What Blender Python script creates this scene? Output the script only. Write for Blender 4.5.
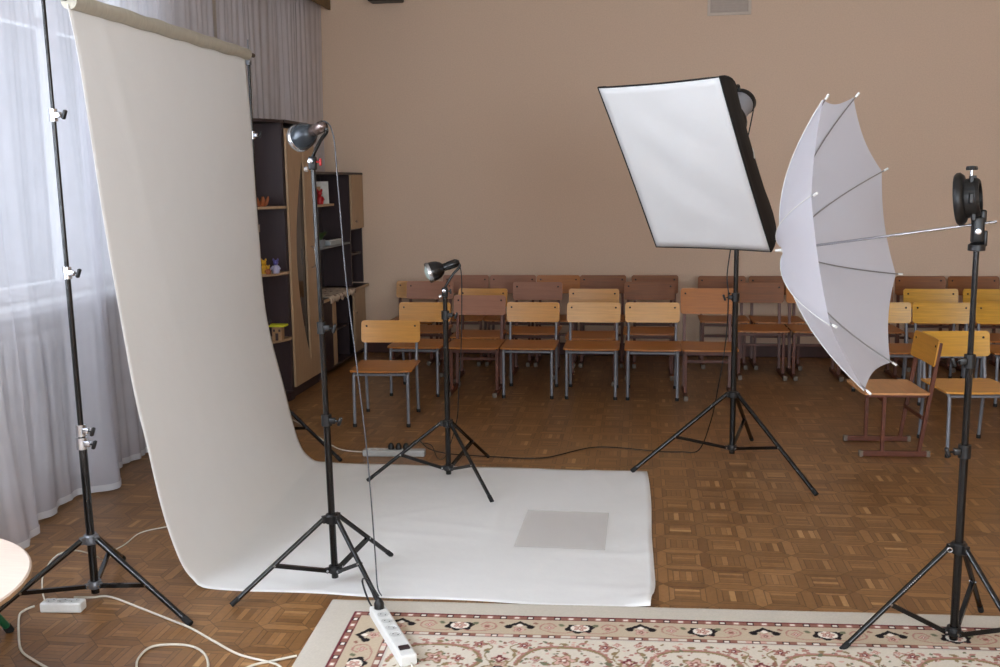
import bpy, bmesh, math, random
import numpy as np
from mathutils import Vector, Matrix, Quaternion
PI = math.pi
for o in list(bpy.data.objects): bpy.data.objects.remove(o)
sc = bpy.context.scene
COL = sc.collection

# ------------------------------------------------------------------ camera
H_EYE = 1.55
f = 1000.0
Yv = Vector((140, 153.5, f)).normalized()                     # where world +Y points, in camera axes (right, up, forward)
Zv = -Vector((80, -(f * f + 140 * 80) / 153.5, f)).normalized()
Zv = (Zv - Yv * Zv.dot(Yv)).normalized()
a = Zv; Xv = Vector((Zv.y * Yv.z - Zv.z * Yv.y, Zv.z * Yv.x - Zv.x * Yv.z, Zv.x * Yv.y - Zv.y * Yv.x)).normalized()
right = Vector((Xv.x, Yv.x, Zv.x)); up = Vector((Xv.y, Yv.y, Zv.y)); fwd = Vector((Xv.z, Yv.z, Zv.z))
cd = bpy.data.cameras.new('camera'); cam = bpy.data.objects.new('camera', cd); COL.objects.link(cam)
m = Matrix.Identity(4)
for i in range(3):
    m[i][0] = right[i]; m[i][1] = up[i]; m[i][2] = -fwd[i]
m[2][3] = H_EYE
cam.matrix_world = m
cd.sensor_width = 36; cd.sensor_fit = 'HORIZONTAL'; cd.lens = 36.0; cd.clip_start = 0.05; cd.clip_end = 200
sc.camera = cam

# ------------------------------------------------------------------ light
w = bpy.data.worlds.new('world'); sc.world = w; w.use_nodes = True
bg = w.node_tree.nodes['Background']; bg.inputs[0].default_value = (0.80, 0.88, 1.0, 1); bg.inputs[1].default_value = .5
sc.view_settings.view_transform = 'Standard'; sc.view_settings.look = 'None'
sc.view_settings.gamma = 1; sc.view_settings.use_curve_mapping = False
sc.view_settings.exposure = 0.03
# windows of the room (y0, y1): daylight comes through them
WIN = [(3.55, 5.95), (0.3, 2.7), (-2.9, -0.5)]
WZ0, WZ1 = 0.98, 2.95
WX = -3.05
def area(name, loc, rot, sx, sy, power, col):
    l = bpy.data.lights.new(name, 'AREA'); l.shape = 'RECTANGLE'; l.size = sx; l.size_y = sy; l.energy = power; l.color = col
    o = bpy.data.objects.new(name, l); COL.objects.link(o); o.location = loc; o.rotation_euler = rot; return o
for (y0, y1), p in zip(WIN, (26, 390, 330)):
    area('window_daylight', (WX - 0.30, (y0 + y1) / 2, (WZ0 + WZ1) / 2), (0, -PI / 2, 0), WZ1 - WZ0, y1 - y0, p, (0.80, 0.895, 1.0))
area('rear_fill_light', (1.5, -3.62, 1.95), (PI / 2, 0, 0), 4.4, 1.95, 430, (0.80, 0.90, 1.0))  # added fill at an unseen rear window, shifted right to brighten the hanging backdrop

# ------------------------------------------------------------------ materials
def lin(c):
    return tuple((x / 255 / 12.92 if x / 255 <= .04045 else ((x / 255 + .055) / 1.055) ** 2.4) for x in c)
MATS = {}
def mat(name, rgb, rough=.5, metal=0., var=0., scale=30., stretch=None, bump=0., spec=.5, trans=0., bdist=.002):
    """procedural material: base colour with soft noise variation (stretch = grain) and bump"""
    if name in MATS: return MATS[name]
    M = bpy.data.materials.new(name); M.use_nodes = True; nt = M.node_tree; N = nt.nodes; L = nt.links
    b = N['Principled BSDF']; c = lin(rgb)
    b.inputs['Base Color'].default_value = (*c, 1); b.inputs['Roughness'].default_value = rough
    b.inputs['Metallic'].default_value = metal; b.inputs['Specular IOR Level'].default_value = spec
    tc = N.new('ShaderNodeTexCoord'); mp = N.new('ShaderNodeMapping'); L.new(tc.outputs['Object'], mp.inputs[0])
    if stretch: mp.inputs['Scale'].default_value = stretch
    no = N.new('ShaderNodeTexNoise'); no.inputs['Scale'].default_value = scale; no.inputs['Detail'].default_value = 4
    L.new(mp.outputs[0], no.inputs['Vector'])
    if var:
        r = N.new('ShaderNodeValToRGB'); r.color_ramp.elements[0].position = .3; r.color_ramp.elements[1].position = .7
        r.color_ramp.elements[0].color = (*[x * (1 - var) for x in c], 1); r.color_ramp.elements[1].color = (*[min(1, x * (1 + var)) for x in c], 1)
        L.new(no.outputs[0], r.inputs[0]); L.new(r.outputs[0], b.inputs['Base Color'])
    if bump:
        bu = N.new('ShaderNodeBump'); bu.inputs['Strength'].default_value = bump; bu.inputs['Distance'].default_value = bdist
        L.new(no.outputs[0], bu.inputs['Height']); L.new(bu.outputs[0], b.inputs['Normal'])
    if trans:   # thin cloth: part of the light goes through it
        out = N['Material Output']; t = N.new('ShaderNodeBsdfTranslucent'); mx = N.new('ShaderNodeMixShader')
        t.inputs[0].default_value = (*c, 1); mx.inputs[0].default_value = trans
        L.new(b.outputs[0], mx.inputs[1]); L.new(t.outputs[0], mx.inputs[2]); L.new(mx.outputs[0], out.inputs[0])
    MATS[name] = M; return M
def sheer(name, rgb, see, transl):
    M = bpy.data.materials.new(name); M.use_nodes = True; nt = M.node_tree; N = nt.nodes; L = nt.links
    N.remove(N['Principled BSDF']); out = N['Material Output']
    d = N.new('ShaderNodeBsdfDiffuse'); t = N.new('ShaderNodeBsdfTranslucent'); p = N.new('ShaderNodeBsdfTransparent')
    d.inputs[0].default_value = (*lin(rgb), 1); t.inputs[0].default_value = (*lin(rgb), 1)
    a1 = N.new('ShaderNodeMixShader'); a1.inputs[0].default_value = transl; a2 = N.new('ShaderNodeMixShader')
    L.new(d.outputs[0], a1.inputs[1]); L.new(t.outputs[0], a1.inputs[2]); L.new(a1.outputs[0], a2.inputs[1]); L.new(p.outputs[0], a2.inputs[2])
    # fine weave changes how much one sees through
    tc = N.new('ShaderNodeTexCoord'); no = N.new('ShaderNodeTexNoise'); no.inputs['Scale'].default_value = 6
    mr = N.new('ShaderNodeMapRange'); mr.inputs[3].default_value = see * .8; mr.inputs[4].default_value = see * 1.2
    L.new(tc.outputs['Object'], no.inputs['Vector']); L.new(no.outputs[0], mr.inputs[0]); L.new(mr.outputs[0], a2.inputs[0])
    L.new(a2.outputs[0], out.inputs[0]); return M
def glass(name, tint=(1, 1, 1), gl=.08, rough=.02):
    M = bpy.data.materials.new(name); M.use_nodes = True; nt = M.node_tree; N = nt.nodes; L = nt.links
    N.remove(N['Principled BSDF']); out = N['Material Output']
    g = N.new('ShaderNodeBsdfGlossy'); g.inputs['Roughness'].default_value = rough; p = N.new('ShaderNodeBsdfTransparent'); p.inputs[0].default_value = (*tint, 1)
    mx = N.new('ShaderNodeMixShader'); mx.inputs[0].default_value = gl
    L.new(p.outputs[0], mx.inputs[1]); L.new(g.outputs[0], mx.inputs[2]); L.new(mx.outputs[0], out.inputs[0]); return M

black_paint = mat('black_painted_metal', (9, 9, 10), .2, .0, .1, 60, spec=.5)
black_plastic = mat('black_plastic', (14, 14, 15), .4, 0, .1, 40)
chrome = mat('chrome', (190, 192, 196), .22, 1, .05, 20)
grey_metal = mat('grey_cast_metal', (120, 122, 126), .38, .7, .08, 60)
rubber = mat('black_rubber', (15, 15, 15), .8, 0, .1, 60)
white_cable = mat('white_cable', (214, 208, 192), .5, 0, .05, 60)
white_plastic = mat('white_plastic', (222, 222, 218), .4, 0, .03, 60)

# ------------------------------------------------------------------ mesh helpers
def done(bm, name, material, parent=None, smooth=False, loc=None):
    me = bpy.data.meshes.new(name); bm.to_mesh(me); bm.free()
    if smooth:
        for p in me.polygons: p.use_smooth = True
        me.set_sharp_from_angle(angle=.9)
    if isinstance(material, (list, tuple)):
        for mm in material: me.materials.append(mm)
    else: me.materials.append(material)
    o = bpy.data.objects.new(name, me); COL.objects.link(o)
    if loc is not None: o.location = loc
    if parent is not None: o.parent = parent
    return o
def box(bm, c, s, rot=None, bevel=0., seg=2):
    r = bmesh.ops.create_cube(bm, size=1.0); vs = r['verts']
    bmesh.ops.scale(bm, vec=Vector(s), verts=vs)
    if bevel:
        es = list({e for v in vs for e in v.link_edges})
        r2 = bmesh.ops.bevel(bm, geom=es, offset=bevel, segments=seg, affect='EDGES', profile=.5)
        vs = list({v for fc in r2['faces'] for v in fc.verts} | {v for v in vs if v.is_valid})
    if rot is not None: bmesh.ops.rotate(bm, verts=vs, cent=(0, 0, 0), matrix=rot)
    bmesh.ops.translate(bm, verts=vs, vec=Vector(c)); return vs
def frame(d):
    d = Vector(d).normalized(); q = Vector((0, 0, 1)) if abs(d.z) < .95 else Vector((1, 0, 0))
    x = q.cross(d).normalized(); return x, d.cross(x)
def tube(bm, pts, r, seg=10, caps=True, closed=False):
    pts = [Vector(p) for p in pts]; n = len(pts); rings = []; px = None
    for i, p in enumerate(pts):
        if closed: d = pts[(i + 1) % n] - pts[i - 1]
        else: d = pts[min(i + 1, n - 1)] - pts[max(i - 1, 0)]
        d.normalize()
        if px is None: x, y = frame(d)
        else:
            x = (px - d * px.dot(d)).normalized(); y = d.cross(x)
        px = x; rr = r[i] if isinstance(r, (list, tuple)) else r
        rings.append([bm.verts.new(p + (x * math.cos(2 * PI * k / seg) + y * math.sin(2 * PI * k / seg)) * rr) for k in range(seg)])
    for i in range(n if closed else n - 1):
        A = rings[i]; B = rings[(i + 1) % n]
        for k in range(seg): bm.faces.new((A[k], A[(k + 1) % seg], B[(k + 1) % seg], B[k]))
    if caps and not closed: bm.faces.new(rings[0][::-1]); bm.faces.new(rings[-1])
def lathe(bm, prof, org, axis, seg=28, capped=False):
    """prof: list of (radius, distance along axis)"""
    ax = Vector(axis).normalized(); x, y = frame(ax); org = Vector(org); rings = []
    for r, t in prof:
        if r < 1e-6: rings.append([bm.verts.new(org + ax * t)])
        else: rings.append([bm.verts.new(org + ax * t + (x * math.cos(2 * PI * k / seg) + y * math.sin(2 * PI * k / seg)) * r) for k in range(seg)])
    for A, B in zip(rings, rings[1:]):
        for k in range(seg):
            k2 = (k + 1) % seg
            if len(A) == 1 and len(B) == 1: continue
            if len(A) == 1: bm.faces.new((A[0], B[k2], B[k]))
            elif len(B) == 1: bm.faces.new((A[k], A[k2], B[0]))
            else: bm.faces.new((A[k], A[k2], B[k2], B[k]))
def prism(bm, poly, z0, z1, M4=None):
    """poly in xy, extruded z0..z1, then transformed"""
    A = [bm.verts.new((x, y, z0)) for x, y in poly]; B = [bm.verts.new((x, y, z1)) for x, y in poly]; n = len(poly)
    bm.faces.new(A[::-1]); bm.faces.new(B)
    for i in range(n): bm.faces.new((A[i], A[(i + 1) % n], B[(i + 1) % n], B[i]))
    if M4 is not None: bmesh.ops.transform(bm, matrix=M4, verts=A + B)
def NB(): return bmesh.new()
def smooth_pts(pts, n=8):
    """Catmull-Rom through the points"""
    P = [Vector(p) for p in pts]; P = [P[0]] + P + [P[-1]]; out = []
    for i in range(1, len(P) - 2):
        for k in range(n):
            t = k / n; p0, p1, p2, p3 = P[i - 1:i + 3]
            out.append(.5 * ((2 * p1) + (p2 - p0) * t + (2 * p0 - 5 * p1 + 4 * p2 - p3) * t * t + (3 * p1 - p0 - 3 * p2 + p3) * t ** 3))
    out.append(P[-2]); return out
def thing(name, label, cat, loc=(0, 0, 0), rotz=0, group=None):
    o = bpy.data.objects.new(name, None); COL.objects.link(o); o.empty_display_size = .1
    o.location = loc; o.rotation_euler = (0, 0, rotz); return tag(o, label, cat, group)
def tag(o, label, cat, group=None, kind=None):
    o['label'] = label; o['category'] = cat
    if group: o['group'] = group
    if kind: o['kind'] = kind
    return o
def struct(o): o['kind'] = 'structure'; return o
def dup(root, loc, rotz, label, group=None):
    r = root.copy(); COL.objects.link(r); r.location = loc; r.rotation_euler = (0, 0, rotz); r['label'] = label
    if group: r['group'] = group
    for ch in list(root.children):
        c = ch.copy(); COL.objects.link(c); c.parent = r
        for g in list(ch.children):
            d = g.copy(); COL.objects.link(d); d.parent = c
    return r

# ------------------------------------------------------------------ node maths for the floor
class NM:
    def __init__(s, nt): s.nt = nt
    def m(s, op, a, b=None, c=None):
        n = s.nt.nodes.new('ShaderNodeMath'); n.operation = op
        for i, v in enumerate((a, b, c)):
            if v is None: continue
            if isinstance(v, (int, float)): n.inputs[i].default_value = v
            else: s.nt.links.new(v, n.inputs[i])
        return n.outputs[0]
def parquet():
    M = bpy.data.materials.new('parquet_linoleum'); M.use_nodes = True; nt = M.node_tree; N = nt.nodes; L = nt.links; b = N['Principled BSDF']
    q = NM(nt); mm = q.m
    tc = N.new('ShaderNodeTexCoord'); sx = N.new('ShaderNodeSeparateXYZ'); L.new(tc.outputs['Object'], sx.inputs[0])
    S = 0.178
    u = mm('DIVIDE', mm('ADD', sx.outputs[0], 1.321 + 20 * S), S); v = mm('DIVIDE', mm('ADD', sx.outputs[1], -3.205 + 60 * S), S)
    iu = mm('FLOOR', u); iv = mm('FLOOR', v); fu = mm('SUBTRACT', mm('SUBTRACT', u, iu), .5); fv = mm('SUBTRACT', mm('SUBTRACT', v, iv), .5)
    au = mm('ABSOLUTE', fu); av = mm('ABSOLUTE', fv); mx = mm('MAXIMUM', au, av)
    ring = mm('GREATER_THAN', mx, .385)
    horiz = mm('GREATER_THAN', av, au)                       # frame strip lying along x
    # frame strips are shared with the neighbouring cell (elongated hexagons)
    ru = mm('ROUND', mm('ADD', mm('SUBTRACT', u, .5), .5)); rv = mm('ROUND', mm('ADD', mm('SUBTRACT', v, .5), .5))
    ida = mm('ADD', mm('MULTIPLY', iu, 3.17), mm('MULTIPLY', rv, 7.31)); idb = mm('ADD', mm('MULTIPLY', ru, 5.13), mm('MULTIPLY', iv, 11.7))
    idr = mm('ADD', mm('MULTIPLY', ida, horiz), mm('MULTIPLY', mm('ADD', idb, 3.3), mm('SUBTRACT', 1, horiz)))
    par = mm('MODULO', mm('ADD', iu, iv), 2)                 # alternate direction of the fingers
    t = mm('ADD', mm('MULTIPLY', fu, par), mm('MULTIPLY', fv, mm('SUBTRACT', 1, par)))
    tt = mm('MULTIPLY', mm('ADD', t, .27), 4 / .54); st = mm('FLOOR', tt)
    base = mm('ADD', mm('MULTIPLY', iu, 13.7), mm('MULTIPLY', iv, 5.9))
    side = mm('ADD', mm('MULTIPLY', horiz, mm('ADD', 1, mm('GREATER_THAN', fv, 0))), mm('MULTIPLY', mm('SUBTRACT', 1, horiz), mm('ADD', 3, mm('GREATER_THAN', fu, 0))))
    idi = mm('ADD', base, mm('MULTIPLY', st, 1.37)); mid = mm('GREATER_THAN', mx, .27)
    idi = mm('ADD', mm('MULTIPLY', idi, mm('SUBTRACT', 1, mid)), mm('MULTIPLY', mid, mm('ADD', base, mm('MULTIPLY', side, 2.19))))
    ident = mm('ADD', mm('MULTIPLY', idr, ring), mm('MULTIPLY', idi, mm('SUBTRACT', 1, ring)))
    wn = N.new('ShaderNodeTexWhiteNoise'); wn.noise_dimensions = '1D'; L.new(ident, wn.inputs['W'])
    ramp = N.new('ShaderNodeValToRGB'); cr = ramp.color_ramp
    cols = [(0, (116, 80, 46)), (.3, (130, 92, 54)), (.65, (142, 101, 60)), (.86, (156, 114, 71)), (1, (180, 138, 90))]
    while len(cr.elements) < len(cols): cr.elements.new(.5)
    for e, (p_, c_) in zip(cr.elements, cols): e.position = p_; e.color = (*lin(c_), 1)
    alt = mm('MULTIPLY', mm('SUBTRACT', 1, mid), mm('MODULO', st, 2))          # every second finger a shade lighter
    L.new(mm('ADD', mm('MULTIPLY', wn.outputs[0], .82), mm('MULTIPLY', alt, .2)), ramp.inputs[0])
    # thin dark joints
    g1 = mm('LESS_THAN', mm('ABSOLUTE', mm('SUBTRACT', mx, .385)), .010); ft = mm('SUBTRACT', tt, st)
    g2 = mm('MULTIPLY', mm('SUBTRACT', 1, mid), mm('LESS_THAN', ft, .09)); g4 = mm('LESS_THAN', mm('ABSOLUTE', mm('SUBTRACT', mx, .27)), .009)
    g3 = mm('MULTIPLY', mid, mm('LESS_THAN', mm('ABSOLUTE', mm('SUBTRACT', au, av)), .012))
    joint = mm('MINIMUM', mm('ADD', mm('ADD', mm('ADD', g1, g2), g3), g4), 1)
    # grain along the strip
    no = N.new('ShaderNodeTexNoise'); no.inputs['Scale'].default_value = 55; no.inputs['Detail'].default_value = 3; L.new(tc.outputs['Object'], no.inputs['Vector'])
    k = mm('MULTIPLY', mm('SUBTRACT', 1, mm('MULTIPLY', joint, .48)), mm('ADD', .82, mm('MULTIPLY', no.outputs[0], .36)))
    big = N.new('ShaderNodeTexNoise'); big.inputs['Scale'].default_value = 1.3; L.new(tc.outputs['Object'], big.inputs['Vector'])
    k = mm('MULTIPLY', k, mm('ADD', .9, mm('MULTIPLY', big.outputs[0], .2)))
    hs = N.new('ShaderNodeVectorMath'); hs.operation = 'SCALE'; L.new(ramp.outputs[0], hs.inputs[0]); L.new(k, hs.inputs['Scale'])
    L.new(hs.outputs[0], b.inputs['Base Color'])
    b.inputs['Roughness'].default_value = .33; b.inputs['Specular IOR Level'].default_value = .4
    bu = N.new('ShaderNodeBump'); bu.inputs['Strength'].default_value = .15; bu.inputs['Distance'].default_value = .001
    L.new(mm('SUBTRACT', no.outputs[0], joint), bu.inputs['Height']); L.new(bu.outputs[0], b.inputs['Normal'])
    return M

# ------------------------------------------------------------------ room shell
XL, XR, YB, YF, ZC = WX, 4.2, 8.9, -3.4, 3.55
wallpaper = mat('beige_wallpaper', (219, 193, 169), .85, 0, .045, 90, bump=.5, spec=.2)
side_wall = mat('cream_side_wall', (205, 198, 186), .85, 0, .03, 60, bump=.2, spec=.2)
white_ceiling = mat('white_ceiling', (225, 222, 215), .9, 0, .02, 30)
white_paint = mat('white_gloss_paint', (226, 226, 224), .35, 0, .02, 20)
bm = NB(); box(bm, ((XL + XR) / 2, (YB + YF) / 2, -.05), (XR - XL + .4, YB - YF + .4, .1)); struct(done(bm, 'floor', parquet()))
bm = NB(); box(bm, ((XL + XR) / 2, (YB + YF) / 2, ZC + .05), (XR - XL + .4, YB - YF + .4, .1)); struct(done(bm, 'ceiling', white_ceiling))
bm = NB(); box(bm, ((XL + XR) / 2, YB + .1, ZC / 2), (XR - XL + .4, .2, ZC)); struct(done(bm, 'wall_back', wallpaper))
bm = NB(); box(bm, (XR + .1, (YB + YF) / 2, ZC / 2), (.2, YB - YF, ZC)); struct(done(bm, 'wall_right', wallpaper))
bm = NB()   # left wall with its window openings
yy = sorted(WIN); cur = YF
for y0, y1 in yy:
    box(bm, (XL - .1, (cur + y0) / 2, ZC / 2), (.2, y0 - cur, ZC)); cur = y1
    box(bm, (XL - .1, (y0 + y1) / 2, WZ0 / 2), (.2, y1 - y0, WZ0)); box(bm, (XL - .1, (y0 + y1) / 2, (WZ1 + ZC) / 2), (.2, y1 - y0, ZC - WZ1))
box(bm, (XL - .1, (cur + YB) / 2, ZC / 2), (.2, YB - cur, ZC)); struct(done(bm, 'wall_left', side_wall))
bm = NB(); rx0, rx1, rz0, rz1 = -.7, 3.7, .98, 2.95
box(bm, ((XL + rx0) / 2, YF - .1, ZC / 2), (rx0 - XL, .2, ZC)); box(bm, ((XR + rx1) / 2, YF - .1, ZC / 2), (XR - rx1, .2, ZC))
box(bm, ((rx0 + rx1) / 2, YF - .1, rz0 / 2), (rx1 - rx0, .2, rz0)); box(bm, ((rx0 + rx1) / 2, YF - .1, (rz1 + ZC) / 2), (rx1 - rx0, .2, ZC - rz1))
struct(done(bm, 'wall_front', wallpaper))
pane_glass = glass('window_glass')
for i, (y0, y1) in enumerate(WIN):
    bm = NB(); t = .07; X = XL - .1; zc = (WZ0 + WZ1) / 2; n = 3
    for z in (WZ0 + t / 2, WZ1 - t / 2): box(bm, (X, (y0 + y1) / 2, z), (.08, y1 - y0, t), bevel=.006)
    for k in range(n + 1):
        y = y0 + t / 2 + (y1 - y0 - t) * k / n; box(bm, (X, y, zc), (.078, t, WZ1 - WZ0 - 2 * t), bevel=.006)
    box(bm, (X, (y0 + y1) / 2, WZ1 - .55), (.074, y1 - y0 - .1, .05), bevel=.005)
    wf = struct(done(bm, 'window_%d' % (i + 1), white_paint))
    bm = NB(); box(bm, (X, (y0 + y1) / 2, zc), (.006, y1 - y0 - .1, WZ1 - WZ0 - .1)); done(bm, 'pane', pane_glass, wf)
    bm = NB(); box(bm, (XL + .06, (y0 + y1) / 2, WZ0 - .02), (.2, y1 - y0 + .12, .04), bevel=.008); done(bm, 'window_sill', white_paint, wf)
bm = NB(); X = YF - .1
for z in (rz0 + .035, rz1 - .035): box(bm, ((rx0 + rx1) / 2, X, z), (rx1 - rx0, .08, .07))
for k in range(6): box(bm, (rx0 + .035 + (rx1 - rx0 - .07) * k / 5, X, (rz0 + rz1) / 2), (.07, .078, rz1 - rz0 - .14))
wf = struct(done(bm, 'window_4', white_paint))  # unseen window added behind the camera, widened for the fill lamp
bm = NB(); box(bm, ((rx0 + rx1) / 2, X, (rz0 + rz1) / 2), (rx1 - rx0 - .1, .006, rz1 - rz0 - .1)); done(bm, 'pane', pane_glass, wf)
skirt = mat('dark_red_brown_skirting', (74, 40, 32), .5, 0, .1, 20)
bm = NB(); box(bm, ((XL + XR) / 2, YB - .012, .055), (XR - XL, .024, .11), bevel=.006); struct(done(bm, 'baseboard_back', skirt))
bm = NB(); box(bm, (XL + .01, (YB + YF) / 2, .045), (.02, YB - YF - .06, .09), bevel=.005); struct(done(bm, 'baseboard_left', white_paint))
# wooden pelmet over the curtains
pelmet_wood = mat('olive_brown_wood', (112, 84, 46), .5, 0, .15, 12, stretch=(6, .5, 6))
bm = NB(); box(bm, (-2.735, 2.76, 3.20), (.022, 12.26, .26), bevel=.004); box(bm, (-2.9, 2.76, 3.33), (.31, 12.26, .02)); struct(done(bm, 'trim_1', pelmet_wood))

# radiators (the first shows through the sheer curtain)
rad_mat = mat('radiator_white_enamel', (214, 212, 208), .4, 0, .03, 20)
def radiator(y0, n, label):
    t = thing('radiator', label, 'radiator', (XL + .085, y0, 0))
    bm = NB()
    for k in range(n):
        y = k * .082; 
        for s in (-1, 1): tube(bm, [(s * .028, y, .17), (s * .028, y, .79)], .019, 8)
        box(bm, (0, y, .155), (.085, .068, .06), bevel=.018); box(bm, (0, y, .805), (.085, .068, .06), bevel=.018)
        box(bm, (.0, y, .48), (.012, .05, .6), bevel=.004)
    done(bm, 'sections', rad_mat, t, True)
    bm = NB(); tube(bm, [(0, -.12, .155), (0, n * .082 + .05, .155)], .014); tube(bm, [(0, -.12, .805), (0, 0, .805)], .014); tube(bm, [(0, -.12, .805), (0, -.12, .0)], .014, 10)
    done(bm, 'pipe', rad_mat, t, True)
    for y in (.16, (n - 1) * .082 - .16):
        bm = NB(); box(bm, (-.066, y, .30), (.012, .02, .5)); box(bm, (-.045, y, .06), (.05, .02, .12)); done(bm, 'bracket', rad_mat, t)
radiator(4.1, 13, 'white sectional radiator under the window, seen through the sheer curtain')

# ------------------------------------------------------------------ curtains
curtain_mat = sheer('white_sheer_voile', (242, 240, 248), .33, .42)
def curtain(y0, y1, base_x, label, seed, amp=.05, period=.27, hem_pts=None, see=None):
    rnd = random.Random(seed); n = int((y1 - y0) / .0125); nz = 26; bm = NB(); Z1 = 3.18; rows = []
    ph = [rnd.uniform(0, 6.28) for _ in range(4)]
    hx = lambda y: base_x
    if hem_pts:
        def hx(y):
            for (ya, xa), (yb, xb) in zip(hem_pts, hem_pts[1:]):
                if y <= yb:
                    t = max(0, (y - ya) / (yb - ya)); t = t * t * (3 - 2 * t); return xa + (xb - xa) * t
            return hem_pts[-1][1]
    for j in range(nz + 1):
        z = .018 + (Z1 - .018) * j / nz; row = []; k = 1 - j / nz
        for i in range(n + 1):
            y = y0 + (y1 - y0) * i / n
            fine = amp * (.35 + .65 * k) * (.62 * math.sin(2 * PI * y / period + ph[0] + .7 * math.sin(y * 2.3 + ph[1])) + .38 * math.sin(2 * PI * y / (period * .43) + ph[2])) * (.75 + .25 * math.sin(2.1 * y + ph[3]))
            small = .004 * math.sin(2 * PI * y / .061 + ph[1]) * (1 - .6 * k)
            x = base_x * (1 - k ** 1.5) + hx(y) * (k ** 1.5) + fine + small
            row.append(bm.verts.new((max(x, -2.945), y + .012 * math.sin(9 * y + 3 * z), z)))
        rows.append(row)
    for A, B in zip(rows, rows[1:]):
        for i in range(n): bm.faces.new((A[i], A[i + 1], B[i + 1], B[i]))
    o = done(bm, 'sheer_curtain', see or curtain_mat, None, True)
    tag(o, label, 'curtain', 'white sheer curtains along the window wall')
    # hem band and header tape
    for nm, jj, mt in (('hem', 0, hem_mat), ('heading_tape', nz, hem_mat)):
        bm = NB(); P = [v for v in [(Vector(o.data.vertices[jj * (n + 1) + i].co)) for i in range(n + 1)]]
        h = .03; A = [bm.verts.new(p + Vector((.0015, 0, -.004 if jj == 0 else -h))) for p in P]; B = [bm.verts.new(p + Vector((.0015, 0, h if jj == 0 else 0))) for p in P]
        for i in range(n): bm.faces.new((A[i], A[i + 1], B[i + 1], B[i]))
        done(bm, nm, mt, o, True)
    return o
hem_mat = sheer('white_curtain_hem', (240, 240, 242), .05, .45)
curtain(2.0, 4.955, -2.80, 'white sheer curtain glowing at the bright window, nearest the camera', 3, .045, .47, [(2.0, -2.91), (3.05, -2.90), (3.6, -2.62), (3.97, -2.64), (4.12, -2.77), (4.50, -2.77), (4.72, -2.66), (4.80, -2.76), (4.98, -2.78)])
curtain(4.90, 6.66, -2.86, 'white sheer curtain hanging behind the tall photo backdrop', 5, .035, .21, [(4.90, -2.84), (5.3, -2.82), (6.62, -2.87)])
curtain(6.615, 8.86, -2.815, 'greyish sheer curtain above the wall unit in the far corner', 8, .035, .15, [(6.6, -2.83), (8.86, -2.86)])
curtain(-3.3, 1.97, -2.80, 'white sheer curtain of the windows behind the camera', 9, .05, .28)

# ------------------------------------------------------------------ wall unit in the far left corner
dark_wood = mat('dark_wenge_laminate', (52, 38, 40), .4, 0, .12, 10, stretch=(3, 3, .4))
oak = mat('pale_oak_laminate', (176, 146, 114), .45, 0, .1, 14, stretch=(8, 8, .5))
smoked = mat('smoked_glass', (38, 36, 38), .08, 0, .05, 5, spec=.8)
XF, XK = -2.48, -2.765
t = thing('wardrobe', 'tall dark wardrobe with pale oak door and curved smoked glass inset', 'wardrobe', (XF, 6.9, 0))
t.location = (0, 0, 0)
bm = NB(); yc = (6.9 + 7.53) / 2
box(bm, ((XF + XK) / 2 - .01, 6.91, 1.0), (XF - XK - .02, .02, 1.98)); box(bm, ((XF + XK) / 2 - .01, 7.52, 1.0), (XF - XK - .02, .02, 1.98))
box(bm, ((XF + XK) / 2 - .01, yc, 1.0), (.012, .6, 1.96)); box(bm, ((XF + XK) / 2, yc, 1.99), (XF - XK, .64, .02)); box(bm, ((XF + XK) / 2 - .01, yc, .035), (XF - XK - .03, .6, .07))
done(bm, 'carcass', dark_wood, t)
door_h = [(7.27, 1.80)] + [(7.27 - .23 * math.sin(PI * k / 14) ** .9, 1.80 - 1.58 * k / 14) for k in range(1, 14)] + [(7.27, .22)]
bm = NB()
lf = [bm.verts.new((XF, 6.915, z)) for _, z in door_h]; rt = [bm.verts.new((XF, y, z)) for y, z in door_h]
lb = [bm.verts.new((XF - .016, 6.915, z)) for _, z in door_h]; 
for i in range(len(door_h) - 1):
    bm.faces.new((lf[i], lf[i + 1], rt[i + 1], rt[i])); bm.faces.new((lf[i], lb[i], lb[i + 1], lf[i + 1]))
dr = done(bm, 'door', oak, t)
bm = NB(); box(bm, (XF - .008, 7.395, 1.01), (.016, .25, 1.86), bevel=.001)
box(bm, (XF - .008, 7.0925, .15), (.016, .355, .14)); box(bm, (XF - .008, 7.0925, 1.87), (.016, .355, .14)); o = done(bm, 'door', oak, t)
bm = NB(); tube(bm, smooth_pts([(XF, 7.36, .92), (XF + .03, 7.36, .94), (XF + .03, 7.36, 1.06), (XF, 7.36, 1.08)]), .005, 8); done(bm, 'handle', chrome, o, True)
bm = NB(); box(bm, (XF - .022, 7.16, 1.01), (.006, .28, 1.66)); done(bm, 'glass_inset', smoked, dr)

t = thing('corner_shelf', 'dark open end unit with three pale rounded shelves beside the wardrobe', 'shelf', (0, 0, 0))
bm = NB(); box(bm, (XK + .006, 6.715, 1.0), (.012, .35, 1.98)); box(bm, (XK + .137, 6.889, 1.0), (.25, .014, 1.96)); done(bm, 'panel', dark_wood, t)
def quarter(z, th, name, m_):
    bm = NB(); R_ = .27
    poly = [(XK + .012, 6.88), (XK + .012, 6.88 - .32)] + [(XK + .012 + (.29 - .012) * math.sin(PI / 2 * k / 8) * .98, 6.88 - .32 * math.cos(PI / 2 * k / 8)) for k in range(1, 8)] + [(XK + .282, 6.88)]
    prism(bm, poly[::-1], z - th / 2, z + th / 2); return done(bm, name, m_, t)
for z in (.45, .925, 1.39): quarter(z, .018, 'shelf_board', oak)
quarter(1.985, .02, 'top_board', dark_wood); quarter(.03, .06, 'plinth', dark_wood)

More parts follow.
